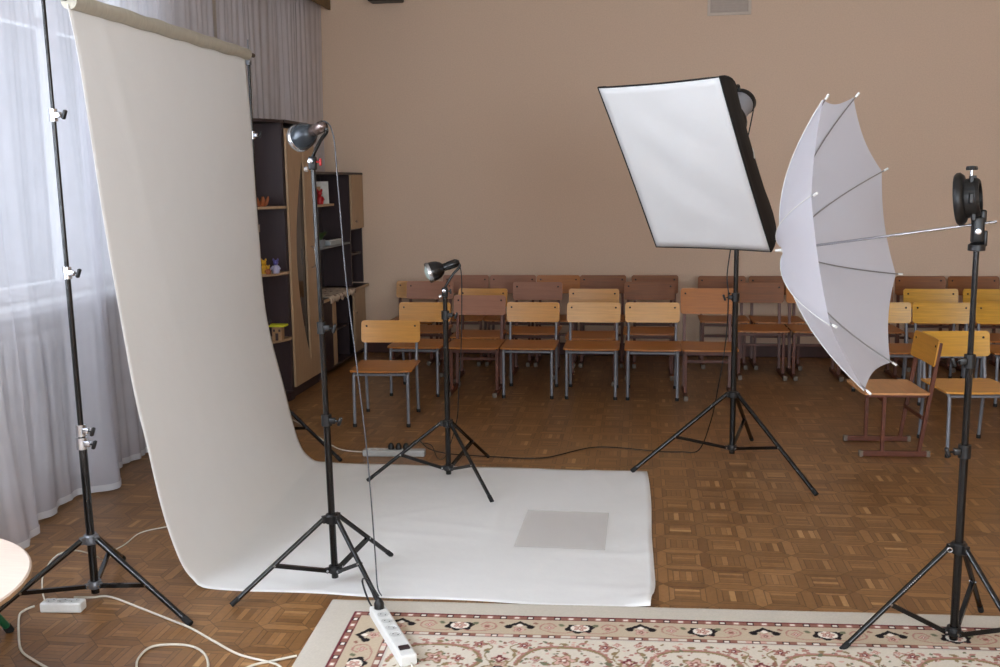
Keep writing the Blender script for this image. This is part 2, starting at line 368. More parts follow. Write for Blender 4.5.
t = thing('low_cabinet', 'low dark cabinet with pale oak door strips under the wall niche', 'cabinet', (0, 0, 0))
YA, YZ = 7.545, 8.875
bm = NB(); box(bm, ((XF + XK) / 2 - .01, YA + .01, .315), (XF - XK - .02, .02, .61)); box(bm, ((XF + XK) / 2 - .01, YZ - .01, .315), (XF - XK - .02, .02, .61))
box(bm, (XK + .01, (YA + YZ) / 2, .33), (.01, YZ - YA - .04, .58)); box(bm, ((XF + XK) / 2 - .01, (YA + YZ) / 2, .05), (XF - XK - .02, YZ - YA - .045, .02))
box(bm, ((XF + XK) / 2 - .02, 8.45, .31), (XF - XK - .05, .018, .5)); box(bm, ((XF + XK) / 2 - .02, 8.2, .33), (XF - XK - .06, .5, .016)); done(bm, 'carcass', dark_wood, t)
bm = NB(); box(bm, ((XF + XK) / 2 + .012, (YA + YZ) / 2, .635), (XF - XK + .03, YZ - YA, .026), bevel=.004); done(bm, 'top_board', dark_wood, t)
bm = NB(); box(bm, (XF + .0285, (YA + YZ) / 2, .635), (.003, YZ - YA, .024)); done(bm, 'edge_strip', oak, t)
bm = NB(); box(bm, (XF - .008, 7.70, .34), (.016, .28, .54), bevel=.001); done(bm, 'door', dark_wood, t)
bm = NB(); box(bm, (XF - .008, 7.895, .34), (.016, .10, .54), bevel=.001); done(bm, 'door', oak, t)
bm = NB(); box(bm, (XF - .008, 8.66, .34), (.016, .36, .54), bevel=.001); d_ = done(bm, 'door', oak, t)
bm = NB(); lathe(bm, [(.0, .018), (.009, .016), (.009, .01), (.004, .006), (.004, 0)], (XF, 8.52, .42), (1, 0, 0), 12); done(bm, 'knob', chrome, d_, True)
bm = NB(); box(bm, (XF - .03, 7.62, .02), (.035, .035, .04), bevel=.006); done(bm, 'foot', white_plastic, t)

t = thing('wall_cabinet', 'dark upper unit with a pale oak door standing against the back wall', 'cabinet', (0, 0, 0))
bm = NB(); z0, z1 = .65, 1.645
box(bm, ((XF + XK) / 2 - .01, 8.505, (z0 + z1) / 2), (XF - XK - .02, .02, z1 - z0 - .02)); box(bm, ((XF + XK) / 2 - .01, 8.865, (z0 + z1) / 2), (XF - XK - .02, .02, z1 - z0 - .02))
box(bm, ((XF + XK) / 2, (YA + YZ) / 2, z1 - .01), (XF - XK, YZ - YA, .02)); box(bm, (XK + .01, (YA + YZ) / 2, (z0 + z1) / 2), (.01, YZ - YA - .04, z1 - z0 - .02))
for z in (.93, 1.15): box(bm, ((XF + XK) / 2 - .01, 8.685, z), (XF - XK - .04, .34, .016))
box(bm, (-2.62, YA + .01, (z0 + z1) / 2), (.26, .016, z1 - z0 - .02)); done(bm, 'carcass', dark_wood, t)
bm = NB(); box(bm, (XF - .008, 8.685, 1.395), (.016, .375, .48), bevel=.001); d_ = done(bm, 'door', oak, t)
bm = NB(); lathe(bm, [(.0, .02), (.011, .018), (.011, .01), (.004, .006), (.004, 0)], (XF, 8.6, 1.22), (1, 0, 0), 12); done(bm, 'knob', chrome, d_, True)
bm = NB(); box(bm, ((XF + XK) / 2, 7.80, 1.38), (XF - XK - .03, .48, .018)); done(bm, 'shelf_board', oak, t)
grey_lam = mat('grey_laminate', (120, 124, 128), .4, 0, .05, 10)
bm = NB(); box(bm, ((XF + XK) / 2, 8.02, 1.04), (XF - XK - .04, .92, .016)); done(bm, 'shelf_board', grey_lam, t)

# small things on the shelves
orange = mat('orange_clay', (158, 88, 48), .7, 0, .15, 60); yellow = mat('yellow_plastic', (206, 156, 30), .5, 0, .08, 40)
t = thing('ornament', 'orange clay ornament of pointed petals on the top corner shelf', 'ornament', (-2.60, 6.70, 1.399))
bm = NB()
for k in range(7):
    a_ = 2 * PI * k / 7; d = Vector((math.cos(a_), math.sin(a_), 0))
    tube(bm, [d * .012 + Vector((0, 0, .002)), d * .035 + Vector((0, 0, .022)), d * .048 + Vector((0, 0, .05)), d * .055 + Vector((0, 0, .07))], [.010, .014, .010, .002], 8)
done(bm, 'petals', orange, t, True)
bm = NB(); lathe(bm, [(0, 0), (.028, 0), (.03, .01), (.018, .03), (0, .036)], (0, 0, 0), (0, 0, 1), 16); done(bm, 'base', orange, t, True)
def figurine(name, label, loc, body, head, s=1.):
    t = thing(name, label, 'toy', loc)
    bm = NB(); lathe(bm, [(0, 0), (.024 * s, 0), (.028 * s, .02 * s), (.024 * s, .045 * s), (.012 * s, .062 * s), (0, .064 * s)], (0, 0, 0), (0, 0, 1), 16)
    for sgn in (-1, 1): tube(bm, [(sgn * .018 * s, 0, .052 * s), (sgn * .034 * s, -.012 * s, .035 * s), (sgn * .03 * s, -.026 * s, .026 * s)], [.008 * s, .007 * s, .006 * s], 8)
    done(bm, 'body', body, t, True)
    bm = NB(); lathe(bm, [(0, -.02 * s), (.013 * s, -.016 * s), (.02 * s, 0), (.014 * s, .015 * s), (0, .021 * s)], (0, 0, .078 * s), (0, 0, 1), 16)
    for sgn in (-1, 1): lathe(bm, [(0, 0), (.008 * s, .004 * s), (.007 * s, .018 * s), (0, .026 * s)], (sgn * .012 * s, 0, .088 * s), (sgn * .3, 0, 1), 10)
    done(bm, 'head', head, t, True); return t
lilac = mat('pale_lilac_plastic', (176, 172, 196), .5, 0, .06, 40); purple = mat('purple_plastic', (84, 78, 140), .5, 0, .06, 40)
figurine('toy_figure', 'yellow toy figure on the middle corner shelf', (-2.60, 6.69, .934), yellow, yellow, .95)
figurine('toy_figure', 'small pale toy figure with purple head beside the yellow one', (-2.52, 6.71, .934), lilac, purple, .95)
figurine('toy_figure', 'tiny orange toy figure in front of the yellow toy', (-2.55, 6.64, .934), orange, yellow, .6)
lime = mat('yellow_green_card', (206, 208, 40), .6, 0, .05, 30); craft = mat('brown_craft_card', (162, 128, 92), .7, 0, .15, 50)
t = thing('toy_house', 'small craft house with flat lime yellow roof on the lowest corner shelf', 'toy', (-2.52, 6.70, .459))
bm = NB(); box(bm, (0, 0, .05), (.07, .06, .10), bevel=.003); wl = done(bm, 'wall', craft, t)
bm = NB(); box(bm, (0, -.0315, .03), (.02, .003, .05)); box(bm, (-.02, -.0315, .075), (.014, .003, .016)); box(bm, (.02, -.0315, .075), (.014, .003, .016)); done(bm, 'door_and_windows', dark_wood, wl)
bm = NB(); box(bm, (0, 0, .108), (.12, .09, .015), bevel=.003); done(bm, 'roof', lime, t)
red = mat('red_paint', (176, 30, 34), .5, 0, .05, 30); card = mat('picture_card_white', (206, 204, 196), .6, 0, .1, 25); tan = mat('tan_print', (178, 134, 92), .6, 0, .2, 30)
t = thing('picture_card', 'white picture card with a tan print leaning on the pale niche shelf', 'picture', (-2.575, 7.92, 1.389), .45)
bm = NB(); rt_ = Matrix.Rotation(-.12, 3, 'X'); box(bm, (0, .02, .09), (.15, .006, .18), rt_); done(bm, 'card', card, t)
bm = NB(); box(bm, (-.02, .013, .10), (.06, .004, .08), rt_, bevel=.001); done(bm, 'print', tan, t)
figurine('figurine', 'red figurine standing in front of the white picture card', (-2.525, 7.76, 1.389), red, red, 1.1)
leafm = mat('dull_green_leaf', (56, 78, 40), .6, 0, .2, 30); pot = mat('grey_pot', (120, 122, 124), .5, 0, .05, 30)
t = thing('potted_plant', 'small potted plant with dull green leaves on the grey niche shelf', 'plant', (-2.525, 7.74, 1.048))
bm = NB(); lathe(bm, [(0, 0), (.03, 0), (.04, .06), (.036, .06), (.034, .052), (0, .052)], (0, 0, 0), (0, 0, 1), 18); done(bm, 'pot', pot, t, True)
bm = NB(); rnd = random.Random(4)
for k in range(22):
    a_ = rnd.uniform(0, 2 * PI); L_ = rnd.uniform(.06, .12); d = Vector((math.cos(a_), math.sin(a_), 0)); s_ = Vector((-d.y, d.x, 0))
    prev = None
    for j in range(6):
        u_ = j / 5; c_ = d * (L_ * .7 * u_) + Vector((0, 0, .055 + L_ * (u_ - .35 * u_ * u_))); w_ = .012 * math.sin(PI * min(u_ + .08, 1)) + .0008
        q_ = (bm.verts.new(c_ - s_ * w_), bm.verts.new(c_ + Vector((0, 0, -.003))), bm.verts.new(c_ + s_ * w_))
        if prev: bm.faces.new((prev[0], prev[1], q_[1], q_[0])); bm.faces.new((prev[1], prev[2], q_[2], q_[1]))
        prev = q_
done(bm, 'leaves', leafm, t, True)
t = thing('toy_piano', 'flat light grey toy keyboard lying on the grey niche shelf', 'toy', (-2.56, 8.12, 1.048), PI / 2)
bm = NB(); box(bm, (0, 0, .018), (.36, .11, .035), bevel=.006); done(bm, 'case', mat('light_grey_plastic', (168, 178, 182), .45, 0, .05, 30), t)
bm = NB()
for k in range(12): box(bm, (-.14 + .0255 * k, -.022, .038), (.022, .05, .006), bevel=.001)
done(bm, 'keys', white_plastic, t)
bm = NB()
for k in (0, 1, 3, 4, 5, 7, 8, 10): box(bm, (-.127 + .0255 * k, -.008, .043), (.011, .03, .006), bevel=.001)
done(bm, 'black_keys', black_plastic, t)
# doily
dn = bpy.data.materials.new('doily_print'); dn.use_nodes = True; N_ = dn.node_tree.nodes; L_ = dn.node_tree.links
vo = N_.new('ShaderNodeTexVoronoi'); vo.inputs['Scale'].default_value = 24; rp = N_.new('ShaderNodeValToRGB'); tcn = N_.new('ShaderNodeTexCoord')
rp.color_ramp.elements[0].color = (*lin((96, 52, 44)), 1); rp.color_ramp.elements[1].color = (*lin((206, 190, 170)), 1); rp.color_ramp.elements[0].position = .18; rp.color_ramp.elements[1].position = .42
L_.new(tcn.outputs['Object'], vo.inputs['Vector']); L_.new(vo.outputs['Distance'], rp.inputs[0]); L_.new(rp.outputs[0], N_['Principled BSDF'].inputs['Base Color']); N_['Principled BSDF'].inputs['Roughness'].default_value = .9
bm = NB(); rows = []
for i in range(25):
    row = []; y = 7.68 + .72 * i / 24
    for s in [0, .05, .1, .15, .2, .245, .26, .275, .29]:
        over = max(0, s - .26); x = -2.735 + min(s, .262) + .028 if s > .2 else -2.735 + s
        x = -2.735 + min(s * 1.09, .294); z = .652 - max(0, s - .268) * 2.2 * (1 + .25 * math.sin(i * 1.3)); z += .002 * math.sin(i * 1.7 + s * 40)
        row.append(bm.verts.new((x, y, z)))
    rows.append(row)
for A, B in zip(rows, rows[1:]):
    for k in range(8): bm.faces.new((A[k], A[k + 1], B[k + 1], B[k]))
o = done(bm, 'doily', dn, None, True); tag(o, 'patterned white and brown doily spread on the low cabinet top', 'doily')
sm = o.modifiers.new('s', 'SOLIDIFY'); sm.thickness = .0025; sm.offset = 1

# ------------------------------------------------------------------ wall fixtures
t = thing('wall_speaker', 'black box loudspeaker mounted high at the left end of the back wall', 'speaker', (-2.2, 8.9, 3.105))
bm = NB(); box(bm, (0, -.10, .11), (.29, .16, .22), bevel=.01); done(bm, 'cabinet', black_plastic, t)
bm = NB(); box(bm, (0, -.182, .11), (.26, .006, .19), bevel=.002); done(bm, 'grille', mat('speaker_cloth', (30, 30, 30), .9, 0, .3, 300), t)
bm = NB(); box(bm, (0, -.01, .11), (.08, .02, .08)); done(bm, 'bracket', black_plastic, t)
bm = NB(); box(bm, (.0, -.186, .025), (.05, .002, .008)); done(bm, 'badge', chrome, t)
t = thing('wall_vent', 'square grey louvred vent grille set in the back wall', 'vent', (.73, 8.9, 3.09))
bm = NB()
for s in (-1, 1): box(bm, (s * .168, -.008, 0), (.024, .016, .36), bevel=.003); box(bm, (0, -.0085, s * .168), (.312, .015, .024), bevel=.003)
done(bm, 'frame', mat('vent_frame_grey', (206, 192, 178), .5, 0, .03, 30), t)
vm = mat('vent_slat_grey', (182, 168, 156), .5, 0, .03, 30)
bm = NB(); box(bm, (0, -.002, 0), (.31, .004, .31)); 
for k in range(14): box(bm, (0, -.006, -.143 + .022 * k), (.31, .004, .014), Matrix.Rotation(-.12, 3, 'X'))
done(bm, 'louvre', vm, t)

# ------------------------------------------------------------------ chairs
grey_tube = mat('grey_enamel_tube', (122, 124, 130), .4, .2, .05, 30)
brown_tube = mat('red_brown_enamel_tube', (92, 46, 28), .45, 0, .1, 30)
WOOD = dict(
    yellow=mat('yellow_varnished_plywood', (198, 138, 54), .36, 0, .09, 9, stretch=(.6, 6, 9)),
    pale=mat('pale_varnished_plywood', (214, 160, 86), .36, 0, .09, 9, stretch=(.6, 6, 9)),
    gold=mat('golden_varnished_plywood', (200, 148, 46), .3, 0, .14, 9, stretch=(.6, 6, 9)),
    pink=mat('faded_pinkish_plywood', (156, 106, 80), .55, 0, .08, 9, stretch=(.6, 6, 9)),
    brown=mat('brown_varnished_plywood', (130, 74, 22), .5, 0, .2, 7, stretch=(.6, 6, 14)),
    orange=mat('orange_brown_plywood', (172, 104, 32), .45, 0, .12, 7, stretch=(.6, 6, 12)))
SEATW = mat('seat_plywood_orange', (166, 102, 40), .34, 0, .12, 8, stretch=(.8, 4, 9))
SEATP = mat('seat_plywood_pale', (198, 142, 92), .35, 0, .1, 8, stretch=(.8, 4, 9))
SEATY = mat('seat_plywood_yellow', (206, 146, 66), .32, 0, .1, 8, stretch=(.8, 4, 9))
def plate(bm, w_, h_, th, curve, nx=12):
    """bent plywood board, w along x, h along z (centred), bowed backwards (+y) in the middle, corners rounded"""
    F = []; rc = .018
    for side in (0, 1):
        rows = []
        for j, (zz, inset) in enumerate([(-h_ / 2, rc * .9), (-h_ / 2 + rc * .4, rc * .25), (-h_ / 2 + rc, 0), (0, 0), (h_ / 2 - rc, 0), (h_ / 2 - rc * .4, rc * .25), (h_ / 2, rc * .9)]):
            row = []
            for i in range(nx + 1):
                x = (-1 + 2 * i / nx) * (w_ / 2 - inset); y = curve * (1 - (x / (w_ / 2)) ** 2) + (th if side else 0)
                row.append(bm.verts.new((x, y, zz)))
            rows.append(row)
        F.append(rows)
    for side, rows in enumerate(F):
        for A, B in zip(rows, rows[1:]):
            for i in range(nx):
                q = (A[i], A[i + 1], B[i + 1], B[i]); bm.faces.new(q if side == 0 else q[::-1])
    def rim(rows): return rows[0] + [r[-1] for r in rows[1:-1]] + rows[-1][::-1] + [r[0] for r in rows[1:-1]][::-1]
    A, B = rim(F[0]), rim(F[1]); n = len(A)
    for i in range(n): bm.faces.new((A[i], B[i], B[(i + 1) % n], A[(i + 1) % n]))
    return [v for s in F for r in s for v in r]
def make_chair(kind, wood, seatm, label, loc, rz, h, pw=.40, ph=.15, sh=.37):
    """kind 'grey' = round tubes, 'sled' = brown square tubes on floor rails; faces -y; origin on the floor"""
    t = thing('school_chair', label, 'chair', loc, rz)
    bm = NB(); vs = plate(bm, pw, .40, .011, .004); bmesh.ops.rotate(bm, verts=vs, cent=(0, 0, 0), matrix=Matrix.Rotation(-PI / 2, 3, 'X'))
    bmesh.ops.translate(bm, verts=vs, vec=(0, -.005, sh - .002)); done(bm, 'seat', seatm, t)
    lean = .045 * (h - sh) / .28; zc = h - ph / 2
    if kind == 'grey': yp = .20 + lean * (zc - sh) / (h - .03 - sh) - .0105 - .017; tilt = math.atan(lean / (h - .03 - sh))
    else: yp = .15 + (.05 + lean) * (zc - .03) / (h - .05) - .011 - .016; tilt = math.atan((.05 + lean) / (h - .05))
    bm = NB(); vs = plate(bm, pw, ph, .010, .012); bmesh.ops.rotate(bm, verts=vs, cent=(0, 0, 0), matrix=Matrix.Rotation(-tilt, 3, 'X'))
    bmesh.ops.translate(bm, verts=vs, vec=(0, yp, h - ph / 2)); bk = done(bm, 'backrest', wood, t)
    for s in (-1, 1):
        bm = NB(); lathe(bm, [(0, .004), (.006, .003), (.0075, 0)], (s * (pw / 2 - .035), yp + .004 + math.tan(tilt) * (ph / 2 - .04), h - .04), (0, -1, 0), 10); done(bm, 'screw', rubber, bk, True)
    if kind == 'grey':
        x = pw / 2 - .026; r = .0105
        for s in (-1, 1):
            bm = NB(); tube(bm, smooth_pts([(s * x, -.205, .012), (s * x, -.195, sh - .075), (s * x, -.185, sh - .032), (s * x, -.145, sh - .018), (s * x, .0, sh - .018), (s * x, .17, sh - .018)], 5), r, 8); lg = done(bm, 'leg', grey_tube, t, True)
            bm = NB(); tube(bm, [(s * x, -.205, 0), (s * x, -.205, .022)], .0135, 8); done(bm, 'rubber_foot', rubber, lg, True)
            bm = NB(); tube(bm, smooth_pts([(s * x, .225, .012), (s * x, .198, sh - .12), (s * x, .192, sh + .0), (s * x, .2 + lean * .5, (sh + h) / 2), (s * x, .20 + lean, h - .03)], 5), r, 8); lg = done(bm, 'leg', grey_tube, t, True)
            bm = NB(); tube(bm, [(s * x, .225, 0), (s * x, .225, .022)], .0135, 8); done(bm, 'rubber_foot', rubber, lg, True)
        bm = NB(); tube(bm, [(-x, -.175, sh - .035), (x, -.175, sh - .035)], .009, 8); done(bm, 'stretcher', grey_tube, t, True)
        bm = NB(); tube(bm, [(-x, .193, sh - .03), (x, .193, sh - .03)], .009, 8); done(bm, 'stretcher', grey_tube, t, True)
    else:
        x = pw / 2 - .03; q = .022
        for s in (-1, 1):
            bm = NB(); box(bm, (s * x, 0, .018), (.028, .40, .030), bevel=.003); rl = done(bm, 'floor_rail', brown_tube, t)
            for e in (-1, 1):
                bm = NB(); box(bm, (s * x, e * .205, .018), (.032, .024, .036), bevel=.004); done(bm, 'end_cap', cap_plastic, rl)
            bm = NB(); box(bm, (s * x, -.075, (sh + .01) / 2), (q, q, sh - .05), bevel=.002); done(bm, 'leg', brown_tube, t)
            bm = NB(); box(bm, (s * x, .0, sh - .02), (q * .9, .36, q), bevel=.002); done(bm, 'seat_rail', brown_tube, t)
            p0 = Vector((s * x, .15, .03)); p1 = Vector((s * x, .20 + lean, h - .02)); d = p1 - p0
            bm = NB(); box(bm, (0, 0, 0), (q, q, d.length), bevel=.002); bmesh.ops.rotate(bm, verts=bm.verts, cent=(0, 0, 0), matrix=Vector((0, 0, 1)).rotation_difference(d).to_matrix())
            bmesh.ops.translate(bm, verts=bm.verts, vec=(p0 + p1) / 2); done(bm, 'leg', brown_tube, t)
        bm = NB(); box(bm, (0, -.075, sh - .05), (2 * x - q, .016, q), bevel=.002); done(bm, 'stretcher', brown_tube, t)
        bm = NB(); box(bm, (0, .165, .22), (2 * x - q, .014, q), bevel=.002); done(bm, 'stretcher', brown_tube, t)
    return t
cap_plastic = mat('cloudy_cap_plastic', (108, 96, 84), .5, 0, .05, 30)
W_ = WOOD; BK = .243                                          # the backrest stands this far behind the origin
protos = {}
def chair(kind, wood, seatm, X, Yb, label, h, rz=0, pw=.40, ph=.15, sh=.37, group=None):
    key = (kind, wood.name, seatm.name, h, pw, ph, sh); y = Yb - BK
    if key in protos: o = dup(protos[key], (X, y, 0), rz, label)
    else: o = protos[key] = make_chair(kind, wood, seatm, label, (X, y, 0), rz, h, pw, ph, sh)
    if group: o['group'] = group
    elif 'group' in o: del o['group']
    return o
G1, G2, G3 = 'children chairs in the front row', 'chairs in the middle rows', 'chairs along the back wall'
# single chairs in front
c1 = chair('grey', W_['yellow'], SEATW, -1.645, 6.55, 'yellow plywood chair standing alone ahead of the rows, beside the wall unit', .635, math.radians(4))
cd_ = chair('grey', W_['gold'], SEATY, 1.865, 6.16, 'golden yellow chair with bent grey legs just behind the reddish sideways chair', .65, math.radians(5), sh=.375)
ce_ = chair('sled', W_['yellow'], SEATP, 1.44, 5.87 + BK, 'reddish brown sled-legged chair turned sideways near the umbrella', .665, -PI / 2 + math.radians(3))
ce_.location = (1.415, 5.86, 0); ce_.scale = (1, .89, 1)
# front row
R1 = 7.48
chair('grey', W_['yellow'], SEATW, -1.625, R1, 'yellow chair at the left end of the front row, behind the lone chair', .645, group=G1)
chair('sled', W_['pink'], SEATW, -1.20, R1, 'faded pinkish chair with brown legs second in the front row', .70, group=G1)
chair('grey', W_['yellow'], SEATW, -.79, R1, 'yellow chair with grey legs right of the pinkish one in the front row', .65, group=G1)
chair('grey', W_['pale'], SEATW, -.335, R1, 'pale plywood chair with grey legs in the middle of the front row', .65, group=G1)
chair('grey', W_['pale'], SEATW, .10, R1, 'pale plywood chair left of the orange brown one in the front row', .652, group=G1)
chair('sled', W_['orange'], SEATW, .50, R1, 'orange brown chair with tall backrest just left of the softbox stand', .757, pw=.39, ph=.19, group=G1)
chair('grey', W_['gold'], SEATW, 1.735, R1, 'golden chair half hidden by the right edge of the white umbrella', .66, group=G1)
chair('grey', W_['gold'], SEATW, 2.145, R1, 'bright golden chair directly left of the umbrella stand pole', .66, group=G1)
chair('grey', W_['gold'], SEATW, 2.575, R1, 'golden chair at the right end of the front row, cut by the frame', .66, group=G1)
# middle rows
chair('sled', W_['yellow'], SEATW, -1.25, 7.965, 'yellow chair directly behind the faded pinkish front chair', .70, group=G2)
chair('sled', W_['yellow'], SEATW, -.355, 7.965, 'yellow chair directly behind the middle front row chair', .70, group=G2)
chair('sled', W_['pink'], SEATW, -.83, 8.19, 'pinkish chair in the second row between two yellow chairs', .73, pw=.41, group=G2)
chair('sled', W_['brown'], SEATW, .085, 8.22, 'brown streaked chair behind the second pale front row chair', .732, pw=.41, group=G2)
chair('sled', W_['yellow'], SEATW, -1.95, 8.72, 'yellow chair at the far left against the back wall by the wall unit', .685, group=G3)
chair('sled', W_['pink'], SEATW, -1.74, 8.22, 'pinkish chair behind the left end of the front row', .732, pw=.40, group=G2)
chair('sled', W_['brown'], SEATW, .955, 8.28, 'brown chair with low seat visible just right of the softbox stand', .72, pw=.40, ph=.165, sh=.39, group=G2)
chair('sled', W_['orange'], SEATW, 1.375, 8.28, 'orange brown chair partly hidden by the left edge of the umbrella', .72, pw=.40, ph=.165, sh=.39, group=G2)
chair('sled', W_['brown'], SEATW, 1.80, 8.28, 'brown chair whose legs show below the middle of the umbrella', .70, pw=.40, sh=.39, group=G2)
chair('grey', W_['gold'], SEATW, 2.215, 8.02, 'golden chair in the second row beside the right edge of the umbrella', .70, group=G2)
chair('grey', W_['gold'], SEATW, 2.65, 8.02, 'golden chair in the second row behind the umbrella stand', .70, group=G2)
# back row against the wall
for X, wd, hh, pw_, lb in ((-1.52, 'pink', .738, .41, 'pinkish chair against the back wall just right of the small black spot lamp'), (-1.10, 'pink', .738, .41, 'pinkish chair against the back wall behind the yellow and pinkish chairs'),
        (-.70, 'orange', .738, .38, 'orange brown chair against the back wall above the second row pinkish chair'), (-.31, 'brown', .738, .40, 'dark brown chair against the back wall above the middle yellow chair'),
        (.135, 'brown', .738, .40, 'dark brown chair against the back wall left of the gap in the row'), (.70, 'brown', .732, .40, 'brown chair against the back wall just left of the softbox stand'),
        (1.13, 'brown', .732, .41, 'brown chair against the back wall just right of the softbox stand'), (2.32, 'brown', .732, .40, 'dark brown chair against the back wall right beside the umbrella'),
        (2.74, 'brown', .732, .40, 'dark brown chair against the back wall behind the umbrella stand pole'), (3.16, 'brown', .732, .40, 'dark brown chair against the back wall at the right frame edge')):
    chair('sled', W_[wd], SEATW, X, 8.72, lb, hh, pw=pw_, ph=.16, sh=.40, group=G3)

# ------------------------------------------------------------------ photo backdrop
cloth = mat('off_white_backdrop_cloth', (247, 246, 243), .8, 0, .008, 9, trans=.26, spec=.1, bump=.5, bdist=.006)
near = [(-2.048, 2.20), (-2.02, 2.012), (-1.995, 1.734), (-1.967, 1.416), (-1.926, 1.045), (-1.891, .757), (-1.858, .578), (-1.811, .31), (-1.754, .118), (-1.702, .038), (-1.635, .006), (-1.35, .004), (-.9, .004), (-.4, .004), (.07, .004)]
far = [(-2.150, 2.237), (-2.135, 1.95), (-2.128, 1.60), (-2.118, 1.24), (-2.098, .94), (-2.062, .72), (-1.985, .43), (-1.90, .12), (-1.82, .018), (-1.73, .005), (-1.5, .004), (-1.1, .004), (-.7, .004), (-.3, .004), (.055, .004)]
def resample(P, n):
    P = [Vector((x, 0, z)) for x, z in P]; Q = smooth_pts(P, 10); L = [0]
    for A, B in zip(Q, Q[1:]): L.append(L[-1] + (B - A).length)
    out = []; j = 0
    for i in range(n + 1):
        s = L[-1] * i / n
        while j < len(Q) - 2 and L[j + 1] < s: j += 1
        t = (s - L[j]) / max(1e-9, L[j + 1] - L[j]); q = Q[j].lerp(Q[j + 1], t); out.append((q.x, max(q.z, .004)))
    return out
NU, NVv = 170, 70
A_, B_ = resample(near, NU), resample(far, NU)
bm = NB(); rows = []; rnd = random.Random(11)
wr = [(rnd.uniform(.05, .95), rnd.uniform(.52, 1.0), rnd.uniform(0, PI), rnd.uniform(.05, .16), rnd.uniform(.002, .005)) for _ in range(26)]
for i in range(NU + 1):
    row = []; (xa, za), (xb, zb) = A_[i], B_[i]; u_ = i / NU
    for j in range(NVv + 1):
        v_ = j / NVv; x = xa + (xb - xa) * v_; z = za + (zb - za) * v_
        y0_ = 3.49 + .0 * u_; y1_ = 5.40 - .15 * min(1, max(0, (u_ - .25) / .35)); y = y0_ + (y1_ - y0_) * v_
        on = min(1, max(0, (u_ - .56) / .06))
        zz = 0.
        for (wv, wu, ang, ln, am) in wr:
            du = (u_ - wu) * 3.9; dv = (v_ - wv) * 1.8; a1 = du * math.cos(ang) + dv * math.sin(ang); b1 = -du * math.sin(ang) + dv * math.cos(ang)
            zz += am * math.exp(-(a1 / (ln * 2.5)) ** 2 - (b1 / .022) ** 2)
        z += on * min(zz, .006)
        hang = (1 - on)
        x += hang * (.0015 * math.sin(v_ * 7 + u_ * 3) + .005 * math.exp(-((v_ - .12 - u_ * .5) / .03) ** 2) * (1 - u_ * 1.6 if u_ < .6 else 0) )
        if u_ > .97:      # the free end is a little ragged and lifts at the front corner
            e = (u_ - .97) / .03; x += e * (.004 * math.sin(v_ * 9 + 1) + .006 - .03 * (v_ - .5) ** 2 - .02 * math.exp(-(v_ / .07) ** 2)); z += e * .010 * (1 + math.sin(v_ * 23)) * .5 + e * .02 * math.exp(-((v_ - .03) / .03) ** 2)
        y += on * .006 * math.sin(u_ * 40) * ((1 - v_) ** 6 + v_ ** 6)
        row.append(bm.verts.new((x, y, max(z, .004))))
    rows.append(row)
for A, B in zip(rows, rows[1:]):
    for j in range(NVv): bm.faces.new((A[j], B[j], B[j + 1], A[j + 1]))
t = thing('photo_backdrop', 'long off-white cloth backdrop hanging from a crossbar and sweeping over the floor', 'backdrop', (0, 0, 0))
o = done(bm, 'cloth_sheet', cloth, t, True); md = o.modifiers.new('s', 'SOLIDIFY'); md.thickness = .0016; md.offset = -1
roll_mat = mat('beige_rolled_cloth', (190, 184, 168), .85, 0, .07, 16, stretch=(1, 5, 1), bump=.4)
bm = NB(); prof = []; P0 = Vector((-2.046, 3.497, 2.215)); P1 = Vector((-2.154, 5.43, 2.262)); n = 40
tube(bm, [P0.lerp(P1, k / n) + Vector((.002 * math.sin(k * 1.3), 0, .002 * math.sin(k * .9))) for k in range(n + 1)], [.031 + .0008 * math.sin(k * .8) for k in range(n + 1)], 20)
done(bm, 'rolled_cloth', roll_mat, t, True)
# crossbar as a thing of its own
CB0 = Vector((-2.052, 3.36, 2.222)); CB1 = Vector((-2.172, 5.58, 2.272))
bm = NB(); tube(bm, [CB0, CB1], .0125, 12); o = done(bm, 'crossbar', black_paint, None, True); tag(o, 'black metal crossbar inside the rolled top of the cloth backdrop', 'pole')

